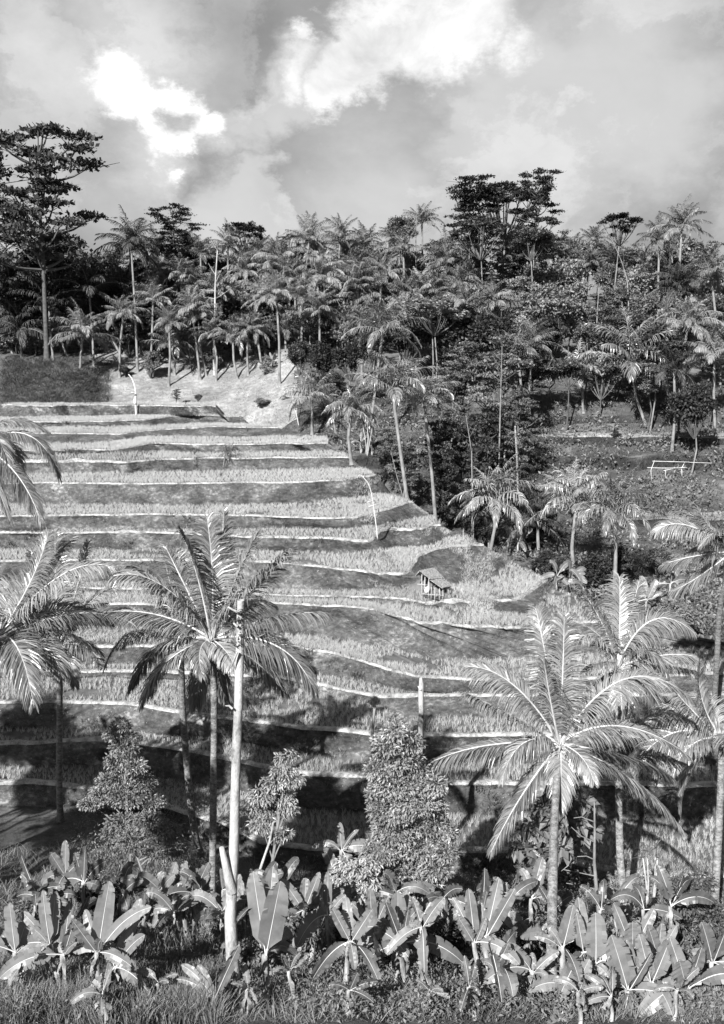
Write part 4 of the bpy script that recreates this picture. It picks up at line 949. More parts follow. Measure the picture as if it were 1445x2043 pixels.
b = P(1196, 1825, 26.0); b[2] = ground_z(b[0], b[1]); sp = empty('bare_sapling', b, 'slim dark sapling with stiff side branches right of the big palm trunk', 'tree')
q3 = np.array([P(x, y, 26.0) for x, y in ((1186, 1600), (1187, 1660), (1186, 1720), (1191, 1780), (1196, 1825))]+[b])-b
solid('trunk', M_tfar, lambda mb: mb.tube(q3, [.02, .035, .045, .06, .07, .08], 8), sp)
for pts in ([(1186, 1715), (1170, 1708), (1152, 1709)], [(1189, 1748), (1160, 1742), (1125, 1735)], [(1191, 1775), (1165, 1768), (1130, 1762)], [(1187, 1680), (1160, 1668), (1140, 1650)], [(1150, 1711), (1140, 1722), (1120, 1738)], [(1187, 1640), (1160, 1630), (1145, 1632)]):
    solid('branch', M_tfar, lambda mb: mb.tube(np.array([P(x, y, 26.0-.1*i) for i, (x, y) in enumerate(pts)])-b, np.linspace(.022, .008, len(pts)), 5), sp)

# ------------------------------------------------------------------ near shrubs traced as clusters of leaves
def shrub(label, pads, d, base, leaf, dens, mat, stems=(), name='leafy_shrub', cat='shrub', group=None, droop=.3, aspect=.42, depth=.8, bark=None):
    hb = hit(*base); bz = P(base[0], base[1], d); bz[2] = ground_z(bz[0], bz[1])
    e = empty(name, bz, label, cat, group); Cs = []; Ns = []
    for (x, y, rx, ry) in pads:
        dz = rng.uniform(-.4, .4)*depth; c = P(x, y, d+dz)-bz; ax = rx*d/F; az = ry*d/F; ay = (ax+az)/2*depth
        k = int(2.9*dens*(ax*az+ay*az+ax*ay)); dd = unit(rng.normal(0, 1, (k, 3))); r = (.55+.5*rng.random(k)**.7)[:, None]
        w_ = 1+.18*fbm(dd[:, 0]*3+x, dd[:, 2]*3+dd[:, 1]*2, 8)[:, None]
        Cs.append(c+dd*np.array([ax, ay, az])*r*w_); Ns.append(dd)
    link('leaves', cloud_mesh('leaves', np.concatenate(Cs), np.concatenate(Ns), leaf, mat, aspect=aspect, droop=droop), e)
    tops = [P(x, y, d)-bz for (x, y, rx, ry) in pads]
    mb = MB(); z0 = np.zeros(3)-np.array([0, 0, .15])
    top = max(tops, key=lambda v: v[2]); mb.tube([z0, top*.35+np.array([.03, 0, 0]), top*.7, top], [.06, .05, .035, .01], 7)
    for c in tops:
        s_ = np.clip(c[2]/max(top[2], .1)-.18, .05, .9)*top; mb.tube(quad3(s_, (s_+c)/2+np.array([0, 0, .05]), c, np.linspace(0, 1, 4)), [.03, .022, .014, .006], 5)
    link('stem', mb.mesh('stem', [bark or M_tfar]), e)
    for st in stems: solid('stem', bark or M_snag, lambda mb: mb.tube(np.array([P(x, y, d-.1) for x, y in st])-bz, np.linspace(.03, .045, len(st)), 7), e)
    return e
shrub('airy shrub with small glossy leaves left of the leaning dark palm trunk', [(243, 1447, 20, 16), (228, 1465, 24, 14), (262, 1473, 22, 12), (248, 1492, 30, 16), (236, 1520, 30, 16), (270, 1530, 26, 16), (232, 1558, 42, 20), (282, 1562, 34, 18), (205, 1585, 34, 16), (255, 1592, 44, 18), (180, 1605, 26, 10), (300, 1600, 30, 16)], 30, (262, 1725), .105, 700, M_shrub, depth=.7)
shrub('darker loose foliage below the airy shrub at left', [(250, 1640, 42, 18), (300, 1640, 36, 18), (335, 1660, 30, 20), (270, 1680, 40, 22), (320, 1700, 36, 20), (350, 1690, 28, 16), (225, 1660, 24, 14)], 29.5, (300, 1740), .11, 420, M_broad, depth=.8)
shrub('bright willowy shrub with hanging leaves just right of the bare trunk', [(577, 1506, 18, 9), (560, 1512, 12, 8), (566, 1538, 26, 14), (585, 1556, 24, 14), (548, 1562, 28, 16), (522, 1588, 30, 18), (556, 1592, 34, 18), (505, 1610, 24, 18), (540, 1622, 34, 20), (574, 1612, 20, 16), (520, 1645, 24, 14), (570, 1662, 18, 10), (553, 1672, 14, 8)], 25, (515, 1790), .12, 760, M_shrub, stems=[[(546, 1640), (538, 1680), (524, 1720), (514, 1750), (512, 1790)]], droop=.9, aspect=.32, depth=.7)
shrub('large conical leafy tree, tallest among the near shrubs, in the centre foreground', [(787, 1438, 14, 16), (788, 1460, 28, 20), (775, 1485, 36, 22), (815, 1482, 32, 20), (795, 1515, 50, 24), (760, 1535, 32, 24), (825, 1535, 36, 24), (790, 1565, 54, 26), (755, 1590, 26, 24), (845, 1570, 32, 20), (870, 1565, 24, 18), (830, 1600, 50, 26), (780, 1620, 48, 26), (870, 1610, 26, 20), (850, 1640, 46, 24), (790, 1660, 52, 26), (880, 1660, 32, 20), (840, 1690, 56, 26), (760, 1700, 44, 22), (890, 1700, 26, 18), (800, 1730, 60, 26), (870, 1735, 32, 20), (840, 1765, 48, 20), (780, 1765, 40, 18)], 26, (815, 1830), .115, 620, M_shrub, name='conical_tree', cat='tree', depth=.95, stems=[[(797, 1600), (796, 1650), (800, 1700)]])
shrub('low rounded shrub with hanging leaves at the foot of the conical tree, left', [(690, 1722, 26, 14), (680, 1745, 24, 14), (715, 1735, 30, 16), (700, 1765, 34, 16), (735, 1760, 26, 16), (740, 1725, 20, 14), (715, 1785, 30, 12)], 24.5, (720, 1850), .12, 560, M_shrub, droop=.8, depth=.7)
shrub('dark shrub with large drooping leaves left of the big palm trunk', [(1068, 1650, 34, 10), (1045, 1690, 26, 9), (1080, 1700, 34, 12), (1055, 1735, 30, 10), (1080, 1760, 26, 12), (1070, 1790, 30, 14), (1130, 1640, 40, 14), (1150, 1600, 36, 16), (1165, 1660, 30, 12), (1120, 1690, 26, 10), (1110, 1610, 40, 18)], 27.5, (1080, 1820), .34, 90, M_broad, aspect=.6, droop=.5)
shrub('leafy shrub at the right edge above the banana clump', [(1355, 1770, 30, 16), (1375, 1800, 36, 20), (1345, 1810, 24, 16), (1365, 1850, 36, 22), (1350, 1885, 26, 16), (1400, 1760, 30, 24), (1420, 1830, 36, 30)], 23.5, (1370, 1930), .12, 460, M_broad, depth=.9)
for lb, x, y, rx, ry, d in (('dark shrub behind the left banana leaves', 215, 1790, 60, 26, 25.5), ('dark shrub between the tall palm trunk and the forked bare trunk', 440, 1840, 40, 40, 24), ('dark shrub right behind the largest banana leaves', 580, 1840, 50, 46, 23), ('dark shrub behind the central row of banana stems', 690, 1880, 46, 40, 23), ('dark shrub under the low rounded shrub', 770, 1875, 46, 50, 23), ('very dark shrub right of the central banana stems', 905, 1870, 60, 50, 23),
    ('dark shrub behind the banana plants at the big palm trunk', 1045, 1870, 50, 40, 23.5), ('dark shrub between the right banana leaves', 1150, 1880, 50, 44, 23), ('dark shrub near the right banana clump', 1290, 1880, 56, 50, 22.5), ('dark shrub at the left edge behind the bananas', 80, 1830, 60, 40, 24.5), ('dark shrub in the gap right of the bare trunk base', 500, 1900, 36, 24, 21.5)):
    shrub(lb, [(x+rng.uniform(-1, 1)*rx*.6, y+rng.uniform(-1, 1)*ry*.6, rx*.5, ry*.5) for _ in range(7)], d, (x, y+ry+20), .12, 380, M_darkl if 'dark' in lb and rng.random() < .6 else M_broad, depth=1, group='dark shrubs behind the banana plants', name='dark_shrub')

# ------------------------------------------------------------------ banana plants
def banana_leaf(mb, a, b, width, bend=.12, roll=0.0, view=True, petiole=.14, nseg=16, tear=.22, fold=.22):
    L = np.linalg.norm(b-a); dr = unit(b-a); mid_ = (a+b)/2+np.array([0, 0, 1.0])*L*bend*(1.0 if dr[2] < .85 else .25)+np.array([0, -1, 0])*L*bend*.3
    t = 1-(1-np.linspace(0, 1, nseg+1))**1.5; c = quad3(a, mid_, b, t); tan = unit(np.gradient(c, axis=0))
    vd = unit(-(a+b)/2*0+np.array([math.sin(roll), -math.cos(roll), .35])); side = unit(np.cross(tan, vd)); nrm = np.cross(side, tan)
    tl = np.clip((t-petiole)/(1-petiole), 0, 1); w = width*np.clip(np.minimum(tl*7, 1)**.7*np.clip(1-tl**6, 0, 1)**.5, 0, 1)*(.90+.10*np.sin(tl*3.1))*(t > petiole*.9)
    w[0] = 0; jag = 1+rng.normal(0, .012, nseg+1)
    cols = []
    for sgn in (-1, 1):
        for f in (1.0, .55):
            jg = jag*(1+rng.normal(0, .02, nseg+1)); cols.append(c+side*(sgn*f*w*jg)[:, None]+nrm*(w*f*fold+rng.normal(0, .012, nseg+1)*f)[:, None])
    # order: left edge, left mid, centre, right mid, right edge
    G_ = [cols[0], cols[1], c, cols[3], cols[2]]
    for j in range(4):
        A, B = G_[j], G_[j+1]; V = []; Qd = []
        for i in range(nseg):
            if t[i+1] < petiole: continue
            torn = j in (0, 3) and rng.random() < tear
            a0, b0, a1, b1 = A[i], B[i], A[i+1].copy(), B[i+1]
            if torn:
                if j == 0: a1 = a1+(A[i]-A[i+1])*.35+nrm[i]*.03
                else: b1 = b1+(B[i]-B[i+1])*.25+nrm[i]*.02
            k = len(V); V += [a0, b0, b1, a1]; Qd.append([k, k+1, k+2, k+3])
        if V: mb.add(V, Qd, 0)
    mb.tube(c+nrm*.006, np.interp(t, [0, petiole, 1], [.022, .013, .003])*min(1, L/1.5), 5, 1)
GB = 'banana plants on the near bank'
def banana(label, base, top, leaves, d=None, lw=.045, mat=None, rand=0, L=1.4, group=GB, sr=(.075, .05)):
    """base, top: pixels of the stem; leaves: tip pixel, half width in pixels, depth offset, turn"""
    if d is None:
        hb = hit(*base); d = hb[1]
    b = P(base[0], base[1], d); b[2] = min(b[2], ground_z(b[0], b[1])+.02) if ground_z(b[0], b[1]) < b[2] else b[2]
    t = P(top[0], top[1], d); e = empty('banana_plant', b, label, 'banana plant', group)
    mb = MB(); hh = t-b; s_ = np.linspace(0, 1, 12); mb.tube(s_[:, None]*hh+np.array([0, 0, -.1])*(1-s_)[:, None]+np.stack([.03*np.sin(s_*5), 0*s_, 0*s_], 1), np.linspace(sr[0], sr[1], 12), 9, 0, wob=.1)
    link('stem', mb.mesh('stem', [M_bstem], True), e)
    tl = t-b; mb = MB()
    for i in range(6):
        a_ = rng.random()*6.28; o_ = np.array([math.cos(a_), math.sin(a_), 0]); f_ = rng.uniform(.55, 1.0); l_ = rng.uniform(.25, .6)*min(1, tl[2]); s0 = tl*f_+o_*.04
        c_ = quad3(s0, s0+o_*.13+np.array([0, 0, -l_*.4]), s0+o_*.10+np.array([0, 0, -l_]), np.linspace(0, 1, 7)); sd_ = np.array([-o_[1], o_[0], 0]); ww = .035*np.array([.5, 1, 1.2, .8, 1.1, .7, .2])*rng.uniform(.7, 1.6)
        tw = rng.normal(0, .5, 7)[:, None]; sv = sd_*np.cos(tw)+o_*np.sin(tw); V_ = np.stack([c_-sv*ww[:, None], c_+sv*ww[:, None]], 1).reshape(-1, 3); mb.add(V_, [[2*j, 2*j+1, 2*j+3, 2*j+2] for j in range(6)])
    link('dry_leaves', mb.mesh('dry_leaves', [M_dry]), e)
    for lf in leaves:
        (x, y), hw = lf[0], lf[1]; dz = lf[2] if len(lf) > 2 else rng.uniform(-.4, .4); rl = lf[3] if len(lf) > 3 else rng.uniform(-.5, .5)
        mb = MB(); tip = P(x, y, d+dz)-b; banana_leaf(mb, tl-np.array([0, 0, .05]), tip, hw*d/F*.9, rng.uniform(.04, .10)+.14*(1-min(1, max(0, (tip-tl)[2]/np.linalg.norm(tip-tl)))), rl); link('leaf', mb.mesh('leaf', [mat or M_banana, M_bmid], True), e)
    for i in range(rand if leaves == [] else 2):
        az = 2.4*i+rng.random()*6; el = rng.uniform(-.3, 1.3) if leaves == [] else rng.uniform(-.9, .2); dd = np.array([math.cos(az)*math.cos(el), math.sin(az)*math.cos(el), math.sin(el)]); l = L*rng.uniform(.7, 1.1)
        mb = MB(); banana_leaf(mb, tl, tl+dd*l, l*.145, rng.uniform(.1, .3), rng.uniform(-1, 1), tear=.5); link('leaf', mb.mesh('leaf', [mat or M_banana, M_bmid], True), e)
    return e
B = 'banana plant '
for a in [
 (B+'at the lower left corner with two upright pale leaves', (125, 1995), (101, 1885), [((86, 1775), 15, -.2, 0), ((112, 1778), 16, .1, .2), ((62, 1850), 14), ((122, 1852), 12), ((45, 1820), 14)]),
 (B+'second from the left corner, short with small leaves', (130, 2000), (127, 1905), [((112, 1870), 13), ((154, 1880), 8), ((150, 1835), 15), ((140, 1800), 14, .6)]),
 (B+'with one tall broad leaf standing upright at left', (193, 2000), (196, 1900), [((219, 1758), 23, 0, .1), ((143, 1833), 16, -.4), ((170, 1815), 14, .5), ((303, 1810), 15, -.3), ((204, 1878), 12, -.7)]),
 (B+'right of the tall upright leaf, leaves fanned to the right', (228, 2000), (230, 1930), [((282, 1792), 17, .4), ((290, 1865), 14, -.3), ((262, 1850), 16, -.1), ((205, 1860), 14)]),
 (B+'in the left back group with leaf pointing straight up', (131, 1825), (131, 1745), [((131, 1676), 10, 0, 0), ((153, 1692), 12), ((100, 1700), 12), ((84, 1765), 12), ((172, 1720), 9)], 25),
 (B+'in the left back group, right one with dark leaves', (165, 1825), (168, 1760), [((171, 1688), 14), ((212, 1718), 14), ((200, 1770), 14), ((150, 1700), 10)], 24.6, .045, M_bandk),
 (B+'first of the slender row left of the tall palm trunk', (338, 1880), (321, 1775), [((275, 1744), 14), ((240, 1757), 12), ((300, 1790), 12), ((350, 1745), 12)]),
 (B+'second of the slender row left of the tall palm trunk', (358, 1880), (337, 1768), [((315, 1742), 12), ((352, 1720), 14), ((380, 1770), 12)]),
 (B+'third of the slender row left of the tall palm trunk', (371, 1878), (361, 1770), [((373, 1718), 13), ((386, 1730), 9), ((345, 1735), 12), ((400, 1778), 12)]),
 (B+'touching the tall palm trunk, leaves raised to the right', (386, 1880), (387, 1782), [((417, 1720), 13), ((418, 1745), 13), ((360, 1745), 9), ((430, 1800), 9)]),
 (B+'between the tall palm trunk and the bare trunk', (446, 1875), (445, 1775), [((440, 1732), 9), ((470, 1755), 9), ((430, 1775), 8), ((480, 1790), 8)]),
 (B+'thin, just right of the bare trunk at mid height', (484, 1885), (487, 1795), [((480, 1752), 8), ((516, 1768), 7), ((500, 1760), 8), ((463, 1785), 7)]),
 (B+'with the largest leaves of all, two huge blades side by side', (529, 1995), (531, 1905), [((505, 1738), 24, .3, -.1), ((560, 1758), 30, -.3, .15), ((545, 1728), 20, .6, .1), ((572, 1790), 10, .5)], None, .05, None, 0, 1.4, GB, (.09, .07)),
 (B+'at centre left with leaves drooping both ways', (591, 1922), (608, 1815), [((563, 1753), 13), ((610, 1751), 14), ((638, 1740), 11), ((600, 1800), 13, -.5)]),
 (B+'stem leaning right beside the drooping one', (617, 1922), (632, 1815), [((658, 1750), 11, 0, 0), ((687, 1775), 12), ((610, 1775), 10), ((650, 1800), 12)]),
 (B+'with one narrow leaf up in the central row', (659, 1935), (654, 1826), [((645, 1778), 12), ((690, 1785), 11), ((655, 1738), 11, .3), ((675, 1850), 10)]),
 (B+'with two leaves forming a letter V in the centre', (682, 1985), (700, 1878), [((661, 1808), 13, -.2), ((744, 1813), 14, -.2), ((708, 1935), 11, -.4), ((690, 1790), 12, .6)]),
 (B+'slim and shaded right of the V shaped one', (741, 1958), (744, 1855), [((738, 1773), 14), ((700, 1800), 14), ((775, 1790), 14), ((760, 1860), 12)]),
 (B+'with a broad torn leaf raised, centre right', (789, 1962), (794, 1864), [((794, 1778), 20, 0, .1), ((752, 1835), 13), ((836, 1812), 14), ((812, 1775), 12, .6), ((780, 1880), 10)]),
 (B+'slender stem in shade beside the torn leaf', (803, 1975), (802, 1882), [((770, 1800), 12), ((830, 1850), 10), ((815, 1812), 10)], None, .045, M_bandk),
 (B+'with wide spread wings right of the torn leaf', (842, 1975), (842, 1850), [((887, 1790), 15, 0), ((815, 1845), 12), ((877, 1828), 9), ((822, 1790), 9, .4), ((850, 1895), 9, -.6)]),
 (B+'on two stems below the bamboo log', (962, 1985), (948, 1880), [((935, 1772), 15, .1, 0), ((903, 1790), 10), ((912, 1826), 14, -.3), ((970, 1830), 10)]),
 (B+'with one pale broad leaf beside the bamboo log', (979, 1985), (968, 1872), [((996, 1752), 18, .2, 0), ((1028, 1772), 15), ((1012, 1760), 12, .5), ((1000, 1830), 12), ((960, 1800), 10)]),
 (B+'in front of the log with upright leaf near the frame bottom', (988, 1995), (989, 1932), [((984, 1865), 16, 0, 0), ((1015, 1880), 12), ((960, 1918), 9)]),
 (B+'left of the big palm trunk, low with long side leaf', (1071, 1995), (1064, 1938), [((1010, 1884), 16, -.1), ((1115, 1898), 12), ((1062, 1900), 9), ((1095, 1950), 9)]),
 (B+'left of the big palm trunk, higher with leaves both sides', (1055, 1930), (1056, 1872), [((1020, 1818), 14), ((1104, 1836), 9), ((1003, 1832), 12), ((1080, 1850), 10)]),
 (B+'just right of the big palm trunk with dry shaggy stem', (1128, 1985), (1123, 1890), [((1144, 1805), 22, .1, .1), ((1093, 1850), 11), ((1066, 1868), 10), ((1160, 1830), 14, .4)], None, .05, None, 0, 1.4, GB, (.10, .07)),
 (B+'with a leaf crossing behind, right of the shaggy stem', (1165, 1985), (1165, 1900), [((1154, 1790), 18, .3, .2), ((1200, 1880), 12), ((1130, 1930), 10), ((1150, 1820), 14, -.2)]),
 (B+'with a single huge oval leaf facing the camera', (1182, 1990), (1189, 1922), [((1188, 1820), 26, -.1, 0), ((1215, 1950), 11), ((1165, 1935), 9), ((1225, 1900), 12, .4)]),
 (B+'low at the frame bottom right of the big palm trunk', (1140, 2010), (1143, 1978), [((1176, 1913), 18, 0), ((1085, 1957), 9), ((1120, 1990), 9)]),
 (B+'in the right clump with arching leaf to the left', (1262, 1950), (1262, 1895), [((1224, 1802), 14, .2), ((1262, 1838), 22, -.2, 0), ((1306, 1812), 14, .2), ((1285, 1860), 14), ((1230, 1870), 14)]),
 (B+'in the right clump behind the arching leaf', (1310, 1955), (1312, 1905), [((1292, 1845), 16), ((1350, 1846), 12), ((1320, 1840), 14), ((1270, 1900), 12)]),
 (B+'with the biggest slanting leaf in the right corner', (1262, 2010), (1254, 1975), [((1220, 1866), 30, -.2, 0), ((1250, 1875), 20, .3, .3), ((1300, 1900), 14), ((1195, 1935), 12)], None, .05, None, 0, 1.4, GB, (.09, .07)),
 (B+'with narrow bright leaf in the right corner', (1300, 2010), (1300, 1960), [((1275, 1862), 18, .2), ((1320, 1905), 18), ((1338, 1870), 22, .2, .2), ((1270, 1930), 12)]),
 (B+'cut by the right frame edge with a torn wide leaf', (1372, 2010), (1370, 1975), [((1355, 1915), 30, -.2, 0), ((1335, 1868), 20, .2, .2), ((1400, 1890), 18), ((1320, 1960), 12)], None, .05, None, 0, 1.4, GB, (.09, .07)),
 (B+'beyond the right corner of the bank', (1425, 1990), (1422, 1920), [((1400, 1840), 20), ((1450, 1850), 20), ((1380, 1900), 14)]),
 (B+'beyond the left corner of the bank', (30, 1990), (32, 1900), [((20, 1800), 20), ((60, 1820), 16), ((0, 1860), 14), ((75, 1880), 12)]),
 (B+'low at the foot of the bare trunk with a leaf crossing it', (425, 2015), (428, 1990), [((478, 1885), 14, -.9, .3), ((362, 1926), 12), ((395, 1925), 12, .3), ((345, 1955), 9)]),
 (B+'small, poking up behind the rounded shrub in the centre', (682, 1740), (682, 1696), [((678, 1640), 9, 0, 0), ((622, 1692), 7), ((645, 1680), 7), ((716, 1655), 5), ((722, 1705), 7), ((700, 1670), 7)], 27.5),
]: banana(*a)
GB2 = 'banana plants in the gully'
for lb, bx_, by_, ty, d, n in ((B+'in the gully at the terrace end, left of three', 1112, 1200, 1150, 58, 6), (B+'in the gully at the terrace end, middle of three', 1136, 1205, 1158, 58, 6), (B+'in the gully at the terrace end, right of three', 1165, 1215, 1175, 57, 6),
    (B+'behind the ridge tip beside the gully palm stems', 1015, 1120, 1080, 70, 6), (B+'behind the ridge tip under the dark gully palm', 1034, 1125, 1085, 69.5, 6), (B+'behind the ridge, furthest left by the dark bush', 975, 1100, 1062, 71, 5),
    (B+'on the lower right slope by the frond tips', 1290, 1240, 1200, 57, 5), (B+'on the lower right slope near the edge', 1338, 1205, 1165, 59, 5), (B+'pale and dry on the slope below the long slim palm', 545, 745, 722, 107, 7), (B+'on the terrace end between the two drooping palms', 720, 900, 885, 86, 5), (B+'right of the leaning palm foot on the terrace end', 742, 905, 888, 85, 5)):
    banana(lb, (bx_, by_), (bx_, ty), [], d, .05, M_banana if 'pale' in lb else (M_banana if d < 59 else M_bandk), n, 1.5 if d < 80 else 1.1, GB2, (.10, .07))
for i, x in enumerate(np.arange(62, 1400, 56)):
    x = x+rng.uniform(-16, 16); y = rng.uniform(1880, 1925)
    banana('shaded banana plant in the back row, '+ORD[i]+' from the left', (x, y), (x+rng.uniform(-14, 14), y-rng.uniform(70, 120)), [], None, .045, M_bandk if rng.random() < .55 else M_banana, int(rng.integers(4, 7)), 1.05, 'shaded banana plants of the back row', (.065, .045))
for i, x in enumerate(np.arange(70, 1420, 128)):
    x = x+rng.uniform(-20, 20); y = rng.uniform(2000, 2050)
    if abs(x-468) < 26 or abs(x-1101) < 20: x += 45
    banana('young banana plant along the very bottom of the view, '+ORD[i]+' from the left', (x, y), (x+rng.uniform(-12, 12), y-rng.uniform(40, 80)), [], None, .045, M_banana if rng.random() < .7 else M_bandk, int(rng.integers(4, 6)), .62, 'young banana plants at the bottom of the view', (.055, .04))
# cordylines
def spiky(label, base, heads, d, L, n=34, name='spiky_plant', w=.02, mat=None):
    b = P(base[0], base[1], d); b[2] = ground_z(b[0], b[1]); e = empty(name, b, label, 'plant')
    for (x, y) in heads:
        c = P(x, y, d)-b
        if c[2] > .25: solid('stem', M_snag, lambda mb: mb.tube([[0, 0, -.1], c*.5+np.array([.04, 0, 0]), c], [.035, .03, .025], 6), e)
        mb = MB()
        for i in range(n):
            dd = unit(rng.normal(0, 1, 3)+np.array([0, 0, .55])); l = L*rng.uniform(.6, 1.1); q_ = quad3(c, c+dd*l*.5, c+dd*l+np.array([0, 0, -l*.35]), np.linspace(0, 1, 6)); tn = unit(np.gradient(q_, axis=0)); sd = unit(np.cross(tn, dd+np.array([.1, .2, .9])))
            ww = w*np.array([.6, 1, 1, .8, .5, .05]); V = np.stack([q_-sd*ww[:, None], q_+sd*ww[:, None]], 1).reshape(-1, 3); mb.add(V, [[2*j, 2*j+1, 2*j+3, 2*j+2] for j in range(5)])
        link('leaf_tuft', mb.mesh('leaf_tuft', [mat or M_banana]), e)
    return e
spiky('thin stemmed spiky plant right of the second palm trunk, left one', (1294, 1775), [(1291, 1698), (1283, 1712)], 29, .45, 26)
spiky('thin stemmed spiky plant right of the second palm trunk, right one', (1303, 1782), [(1308, 1692), (1312, 1712)], 28.6, .45, 26)
spiky('small pale strappy plant on the upper earth bank, left one', (385, 915), [(388, 906)], hit(385, 915)[1], .95, 26, w=.03)
spiky('large pale strappy plant on the upper earth bank beside the dark hole', (455, 915), [(452, 905), (462, 902)], hit(455, 915)[1], 1.3, 46, w=.035)
spiky('dark cordyline on a thin pale trunk at the terrace end', (733, 936), [(733, 835), (722, 838), (745, 836)], hit(733, 936)[1], .9, 26, w=.06, mat=M_fdk)

# ------------------------------------------------------------------ hut on the terraces
def beam(mb, a, b_, r, k=6): mb.tube([a, (a+b_)/2, b_], [r, r*.95, r*.9], k)
hp = hit(868, 1198); D0 = hp[1]; hut = empty('field_hut', hp, 'small open bamboo hut with plank roof on a terrace edge', 'hut')
def HP(zx, zy, dz): return P(560+zx/3.61, 1100+zy/3.61, D0+dz)-hp
A_, E_, D_ = HP(1000, 137, 0), HP(1078, 200, -.12), HP(1162, 264, -.25); B_, F_, C_ = HP(1108, 116, 1.5), HP(1178, 190, 1.4), HP(1236, 250, 1.25)
def slab(mb, a, b_, c, d_, n, th=.03, ov=.0):
    nr_ = unit(np.cross(b_-a, d_-a)); nr_ = nr_ if nr_[2] > 0 else -nr_
    for i in range(n):
        t0, t1 = i/n, (i+.94)/n; lift = nr_*(rng.random()*.02); e0 = rng.uniform(-.03, .05); 
        p = [a+(b_-a)*t0, a+(b_-a)*t1, d_+(c-d_)*t1, d_+(c-d_)*t0]; ex = unit(d_-a)*e0; p[2] = p[2]+ex; p[3] = p[3]+ex
        V = [x+lift for x in p]+[x+lift-nr_*th for x in p]; mb.add(V, [[0, 1, 2, 3], [7, 6, 5, 4], [0, 4, 5, 1], [1, 5, 6, 2], [2, 6, 7, 3], [3, 7, 4, 0]])
solid('roof', M_thatch, lambda mb: (slab(mb, A_, B_, F_, E_, 9), slab(mb, E_-np.array([0, 0, .05]), F_-np.array([0, 0, .05]), C_, D_, 8)), hut, False)
# short far slope of the roof
A2 = A_+np.array([-.25, .1, -.35]); B2 = B_+np.array([-.25, .1, -.35]); solid('roof', M_thatch, lambda mb: slab(mb, A_+np.array([0, 0, -.01]), B_+np.array([0, 0, -.01]), B2, A2, 7), hut, False)
for zx, z0, z1, dz in ((1018, 165, 305, .05), (1068, 195, 335, -.05), (1086, 258, 345, -.15), (1112, 262, 368, -.25), (1145, 268, 345, -.1), (1170, 250, 340, -.05), (1190, 215, 300, 1.2), (1095, 190, 290, 1.3), (1040, 180, 300, .4)):
    solid('post', M_bamboo, lambda mb: beam(mb, HP(zx, z0, dz), HP(zx-2, z1, dz)+np.array([0, 0, -.05]), .022), hut)
for a, b_ in ((HP(985, 236, -.02), HP(1065, 243, -.05)), (HP(1018, 305, -.02), HP(1172, 318, -.22)), (HP(1018, 262, .1), HP(1110, 275, .5)), (HP(1110, 300, -.2), HP(1190, 290, 1.1))):
    solid('rail', M_bamboo, lambda mb: beam(mb, a, b_, .016), hut)
solid('back_wall', M_dkwood, lambda mb: slab(mb, HP(1040, 190, .7), HP(1185, 215, 1.25), HP(1185, 310, 1.25), HP(1040, 300, .7), 8), hut, False)
solid('platform', M_dkwood, lambda mb: slab(mb, HP(1020, 318, 0), HP(1090, 300, 1.2), HP(1190, 312, 1.1), HP(1130, 345, -.25), 7), hut, False)
th = np.linspace(0, math.pi, 9); c0 = P(560+1056/3.61, 1100+276/3.61, D0+.25)
sk_ = solid('sack', M_white, lambda mb: mb.tube(np.stack([c0[0]+.02*np.sin(th*2), c0[1]+0*th, c0[2]+.20*np.cos(th)], 1), .155*np.sin(th)**.7+.004, 12, cap=False)); tag(sk_, 'white sack leaning inside the bamboo hut', 'sack')

# ------------------------------------------------------------------ festival poles, rack, log
def pole(label, pts, d, r0, r1, sticks=(), name='bamboo_pole', cat='pole', extra=None, mat=None):
    b = P(pts[-1][0], pts[-1][1], d); gz = ground_z(b[0], b[1]); q_ = [P(x, y, d) for x, y in pts]
    if gz < b[2]: q_.append(np.array([b[0], b[1], gz-.1])); b = np.array([b[0], b[1], gz])
    e = empty(name, b, label, cat); q_ = np.array(q_)-b; s_ = np.linspace(0, len(q_)-1, 22); c = np.stack([smooth(np.interp(s_, np.arange(len(q_)), q_[:, j]), 3) for j in range(3)], 1)
    solid('pole', mat or M_bamboo, lambda mb: mb.tube(c, np.linspace(r0, r1, 22), 6), e)
    for (a, b_) in sticks: solid('cross_stick', mat or M_bamboo, lambda mb: mb.tube([P(a[0], a[1], d-.05)-b, P(b_[0], b_[1], d+.1)-b], [r1*.9, r1*.8], 5), e)
    return e, b
hb = hit(754, 1079); pole('arching bamboo festival pole with two cross sticks on the middle terraces', [(712, 955), (718, 945), (726, 953), (736, 965), (742, 985), (747, 1020), (751, 1050), (754, 1079)], hb[1], .015, .045, [((733, 1002), (748, 998)), ((736, 1011), (757, 1005)), ((754, 1012), (756, 1022))])
e, b = pole('thick white curved festival pole on the top terrace', [(256, 746), (263, 754), (268, 766), (271, 780), (271, 804)], 99.5, .05, .11, [((262, 783), (270, 785))], mat=M_white)
def fn(mb):
    c = P(270, 798, 99.3)-b; mb.tube([c-np.array([0, 0, .35]), c, c+np.array([0, 0, .25]), c+np.array([0, 0, .32])], [.15, .18, .10, .03], 10)
solid('offering_basket', M_white, fn, e)
def fn(mb):
    c = P(271, 790, 99.2)-b; mb.tube([c, c+np.array([0, 0, .16]), c+np.array([0, 0, .22])], [.11, .09, .02], 8)
solid('basket_lid', M_dkwood, fn, e)
hb = hit(597, 852); pole('straight thin bamboo pole leaning beside the terrace end palm', [(580, 768), (586, 800), (592, 828), (597, 852)], hb[1], .03, .05, [((571, 778), (586, 777)), ((572, 784), (588, 783)), ((570, 790), (590, 794))])
dR = 66.0
rk = empty('bamboo_rack', P(1300, 958, dR), 'pale bamboo drying rack on the shaded slope at right', 'rack'); rb = np.array(rk.location)
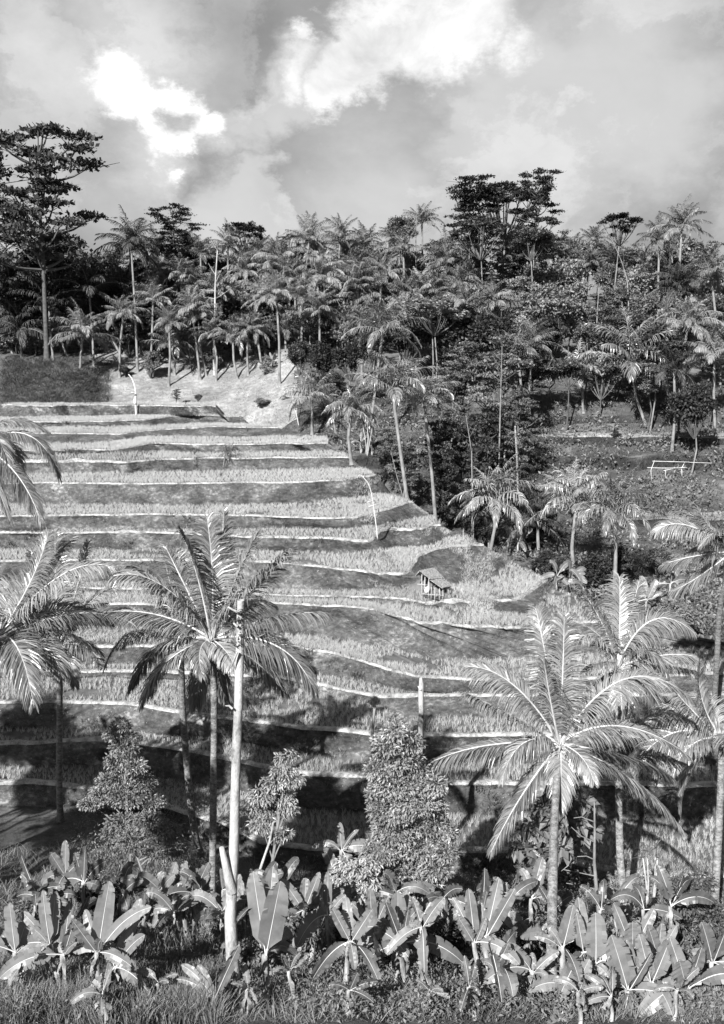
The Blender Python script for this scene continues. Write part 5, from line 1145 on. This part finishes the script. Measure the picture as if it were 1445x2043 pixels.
for nm, pts in (('leg', [(1306, 919), (1299, 938), (1300, 959)]), ('leg', [(1366, 923), (1360, 935), (1361, 951)]), ('leg', [(1328, 938), (1328, 954)]), ('crossbar', [(1302, 920), (1340, 921), (1376, 922)]), ('crossbar', [(1292, 933), (1330, 934), (1371, 933)]), ('crossbar', [(1324, 939), (1348, 934), (1368, 932)]), ('crossbar', [(1366, 922), (1420, 924)])):
    solid(nm, M_bamboo, lambda mb: mb.tube(np.array([P(x, y, dR-.1*i) for i, (x, y) in enumerate(pts)])-rb, [.026]*len(pts), 6), rk)
a1, a2 = hit(874, 1768)+np.array([0, 0, .12]), hit(990, 1812)+np.array([0, 0, .12])
lg_ = solid('bamboo_log', M_bamboo, lambda mb: mb.tube(a1+(a2-a1)*np.linspace(0, 1, 12)[:, None], .055, 9, wob=.06)); tag(lg_, 'long pale bamboo log lying across the bank right of the conical tree', 'log')


# ------------------------------------------------------------------ trees left of the view on the near bank, whose shade lies over the lower terraces
def AB(a, b, r, al=8.0):
    c_, s_ = math.cos(math.radians(SUN_AZ)), math.sin(math.radians(SUN_AZ))
    return (a*c_+al*s_, -a*s_+al*c_, b-al*math.tan(math.radians(SUN_EL)), r)
for lb, pads in (('leafy tree on the near bank left of the view, nearest the palms', [AB(-24.5, 4.6, 1.7), AB(-22.4, 3.0, 1.1), AB(-25.5, 2.2, 1.6), AB(-22.6, 5.6, .9)]),
                 ('lower leafy tree on the near bank left of the view', [AB(-16.2, 3.4, 1.25), AB(-15.2, 4.9, 1.0), AB(-17, 1.8, 1.0), AB(-14.6, 2.6, .9), AB(-16.8, 5.4, .9)]),
                 ('tall leafy tree on the near bank far left of the view', [AB(-28, 5.0, 1.5), AB(-31, 5.6, 1.8), AB(-29, 2.8, 1.2)])):
    c0 = np.array(pads[0][:3], float); gz = ground_z(c0[0], c0[1]); gz = gz if gz > -25 else -11.0; bz = np.array([c0[0], c0[1], gz])
    e = empty('leafy_tree', bz, lb, 'tree', None); Cs = []; Ns = []; mb = MB()
    for p in pads:
        c = np.array(p[:3])-bz; r = p[3]
        for _ in range(15):
            q_ = c+unit(rng.normal(0, 1, 3))*r*rng.uniform(.4, .95)*np.array([1, 1, .7]); k = int(170*r); dd = rng.normal(0, 1, (k, 3)); Cs.append(q_+dd*r*.22); Ns.append(dd)
        mb.tube(quad3(np.array([0, 0, 1.5]), c*.5+np.array([0, 0, 1.0]), c, np.linspace(0, 1, 6)), np.linspace(.16, .04, 6), 7)
    mb.tube([[0, 0, -.3], [0, 0, 1.6]], [.26, .2], 8)
    link('crown', cloud_mesh('crown', np.concatenate(Cs), np.concatenate(Ns), .34, M_broad, aspect=.6), e); link('trunk', mb.mesh('trunk', [M_tfar], True), e)
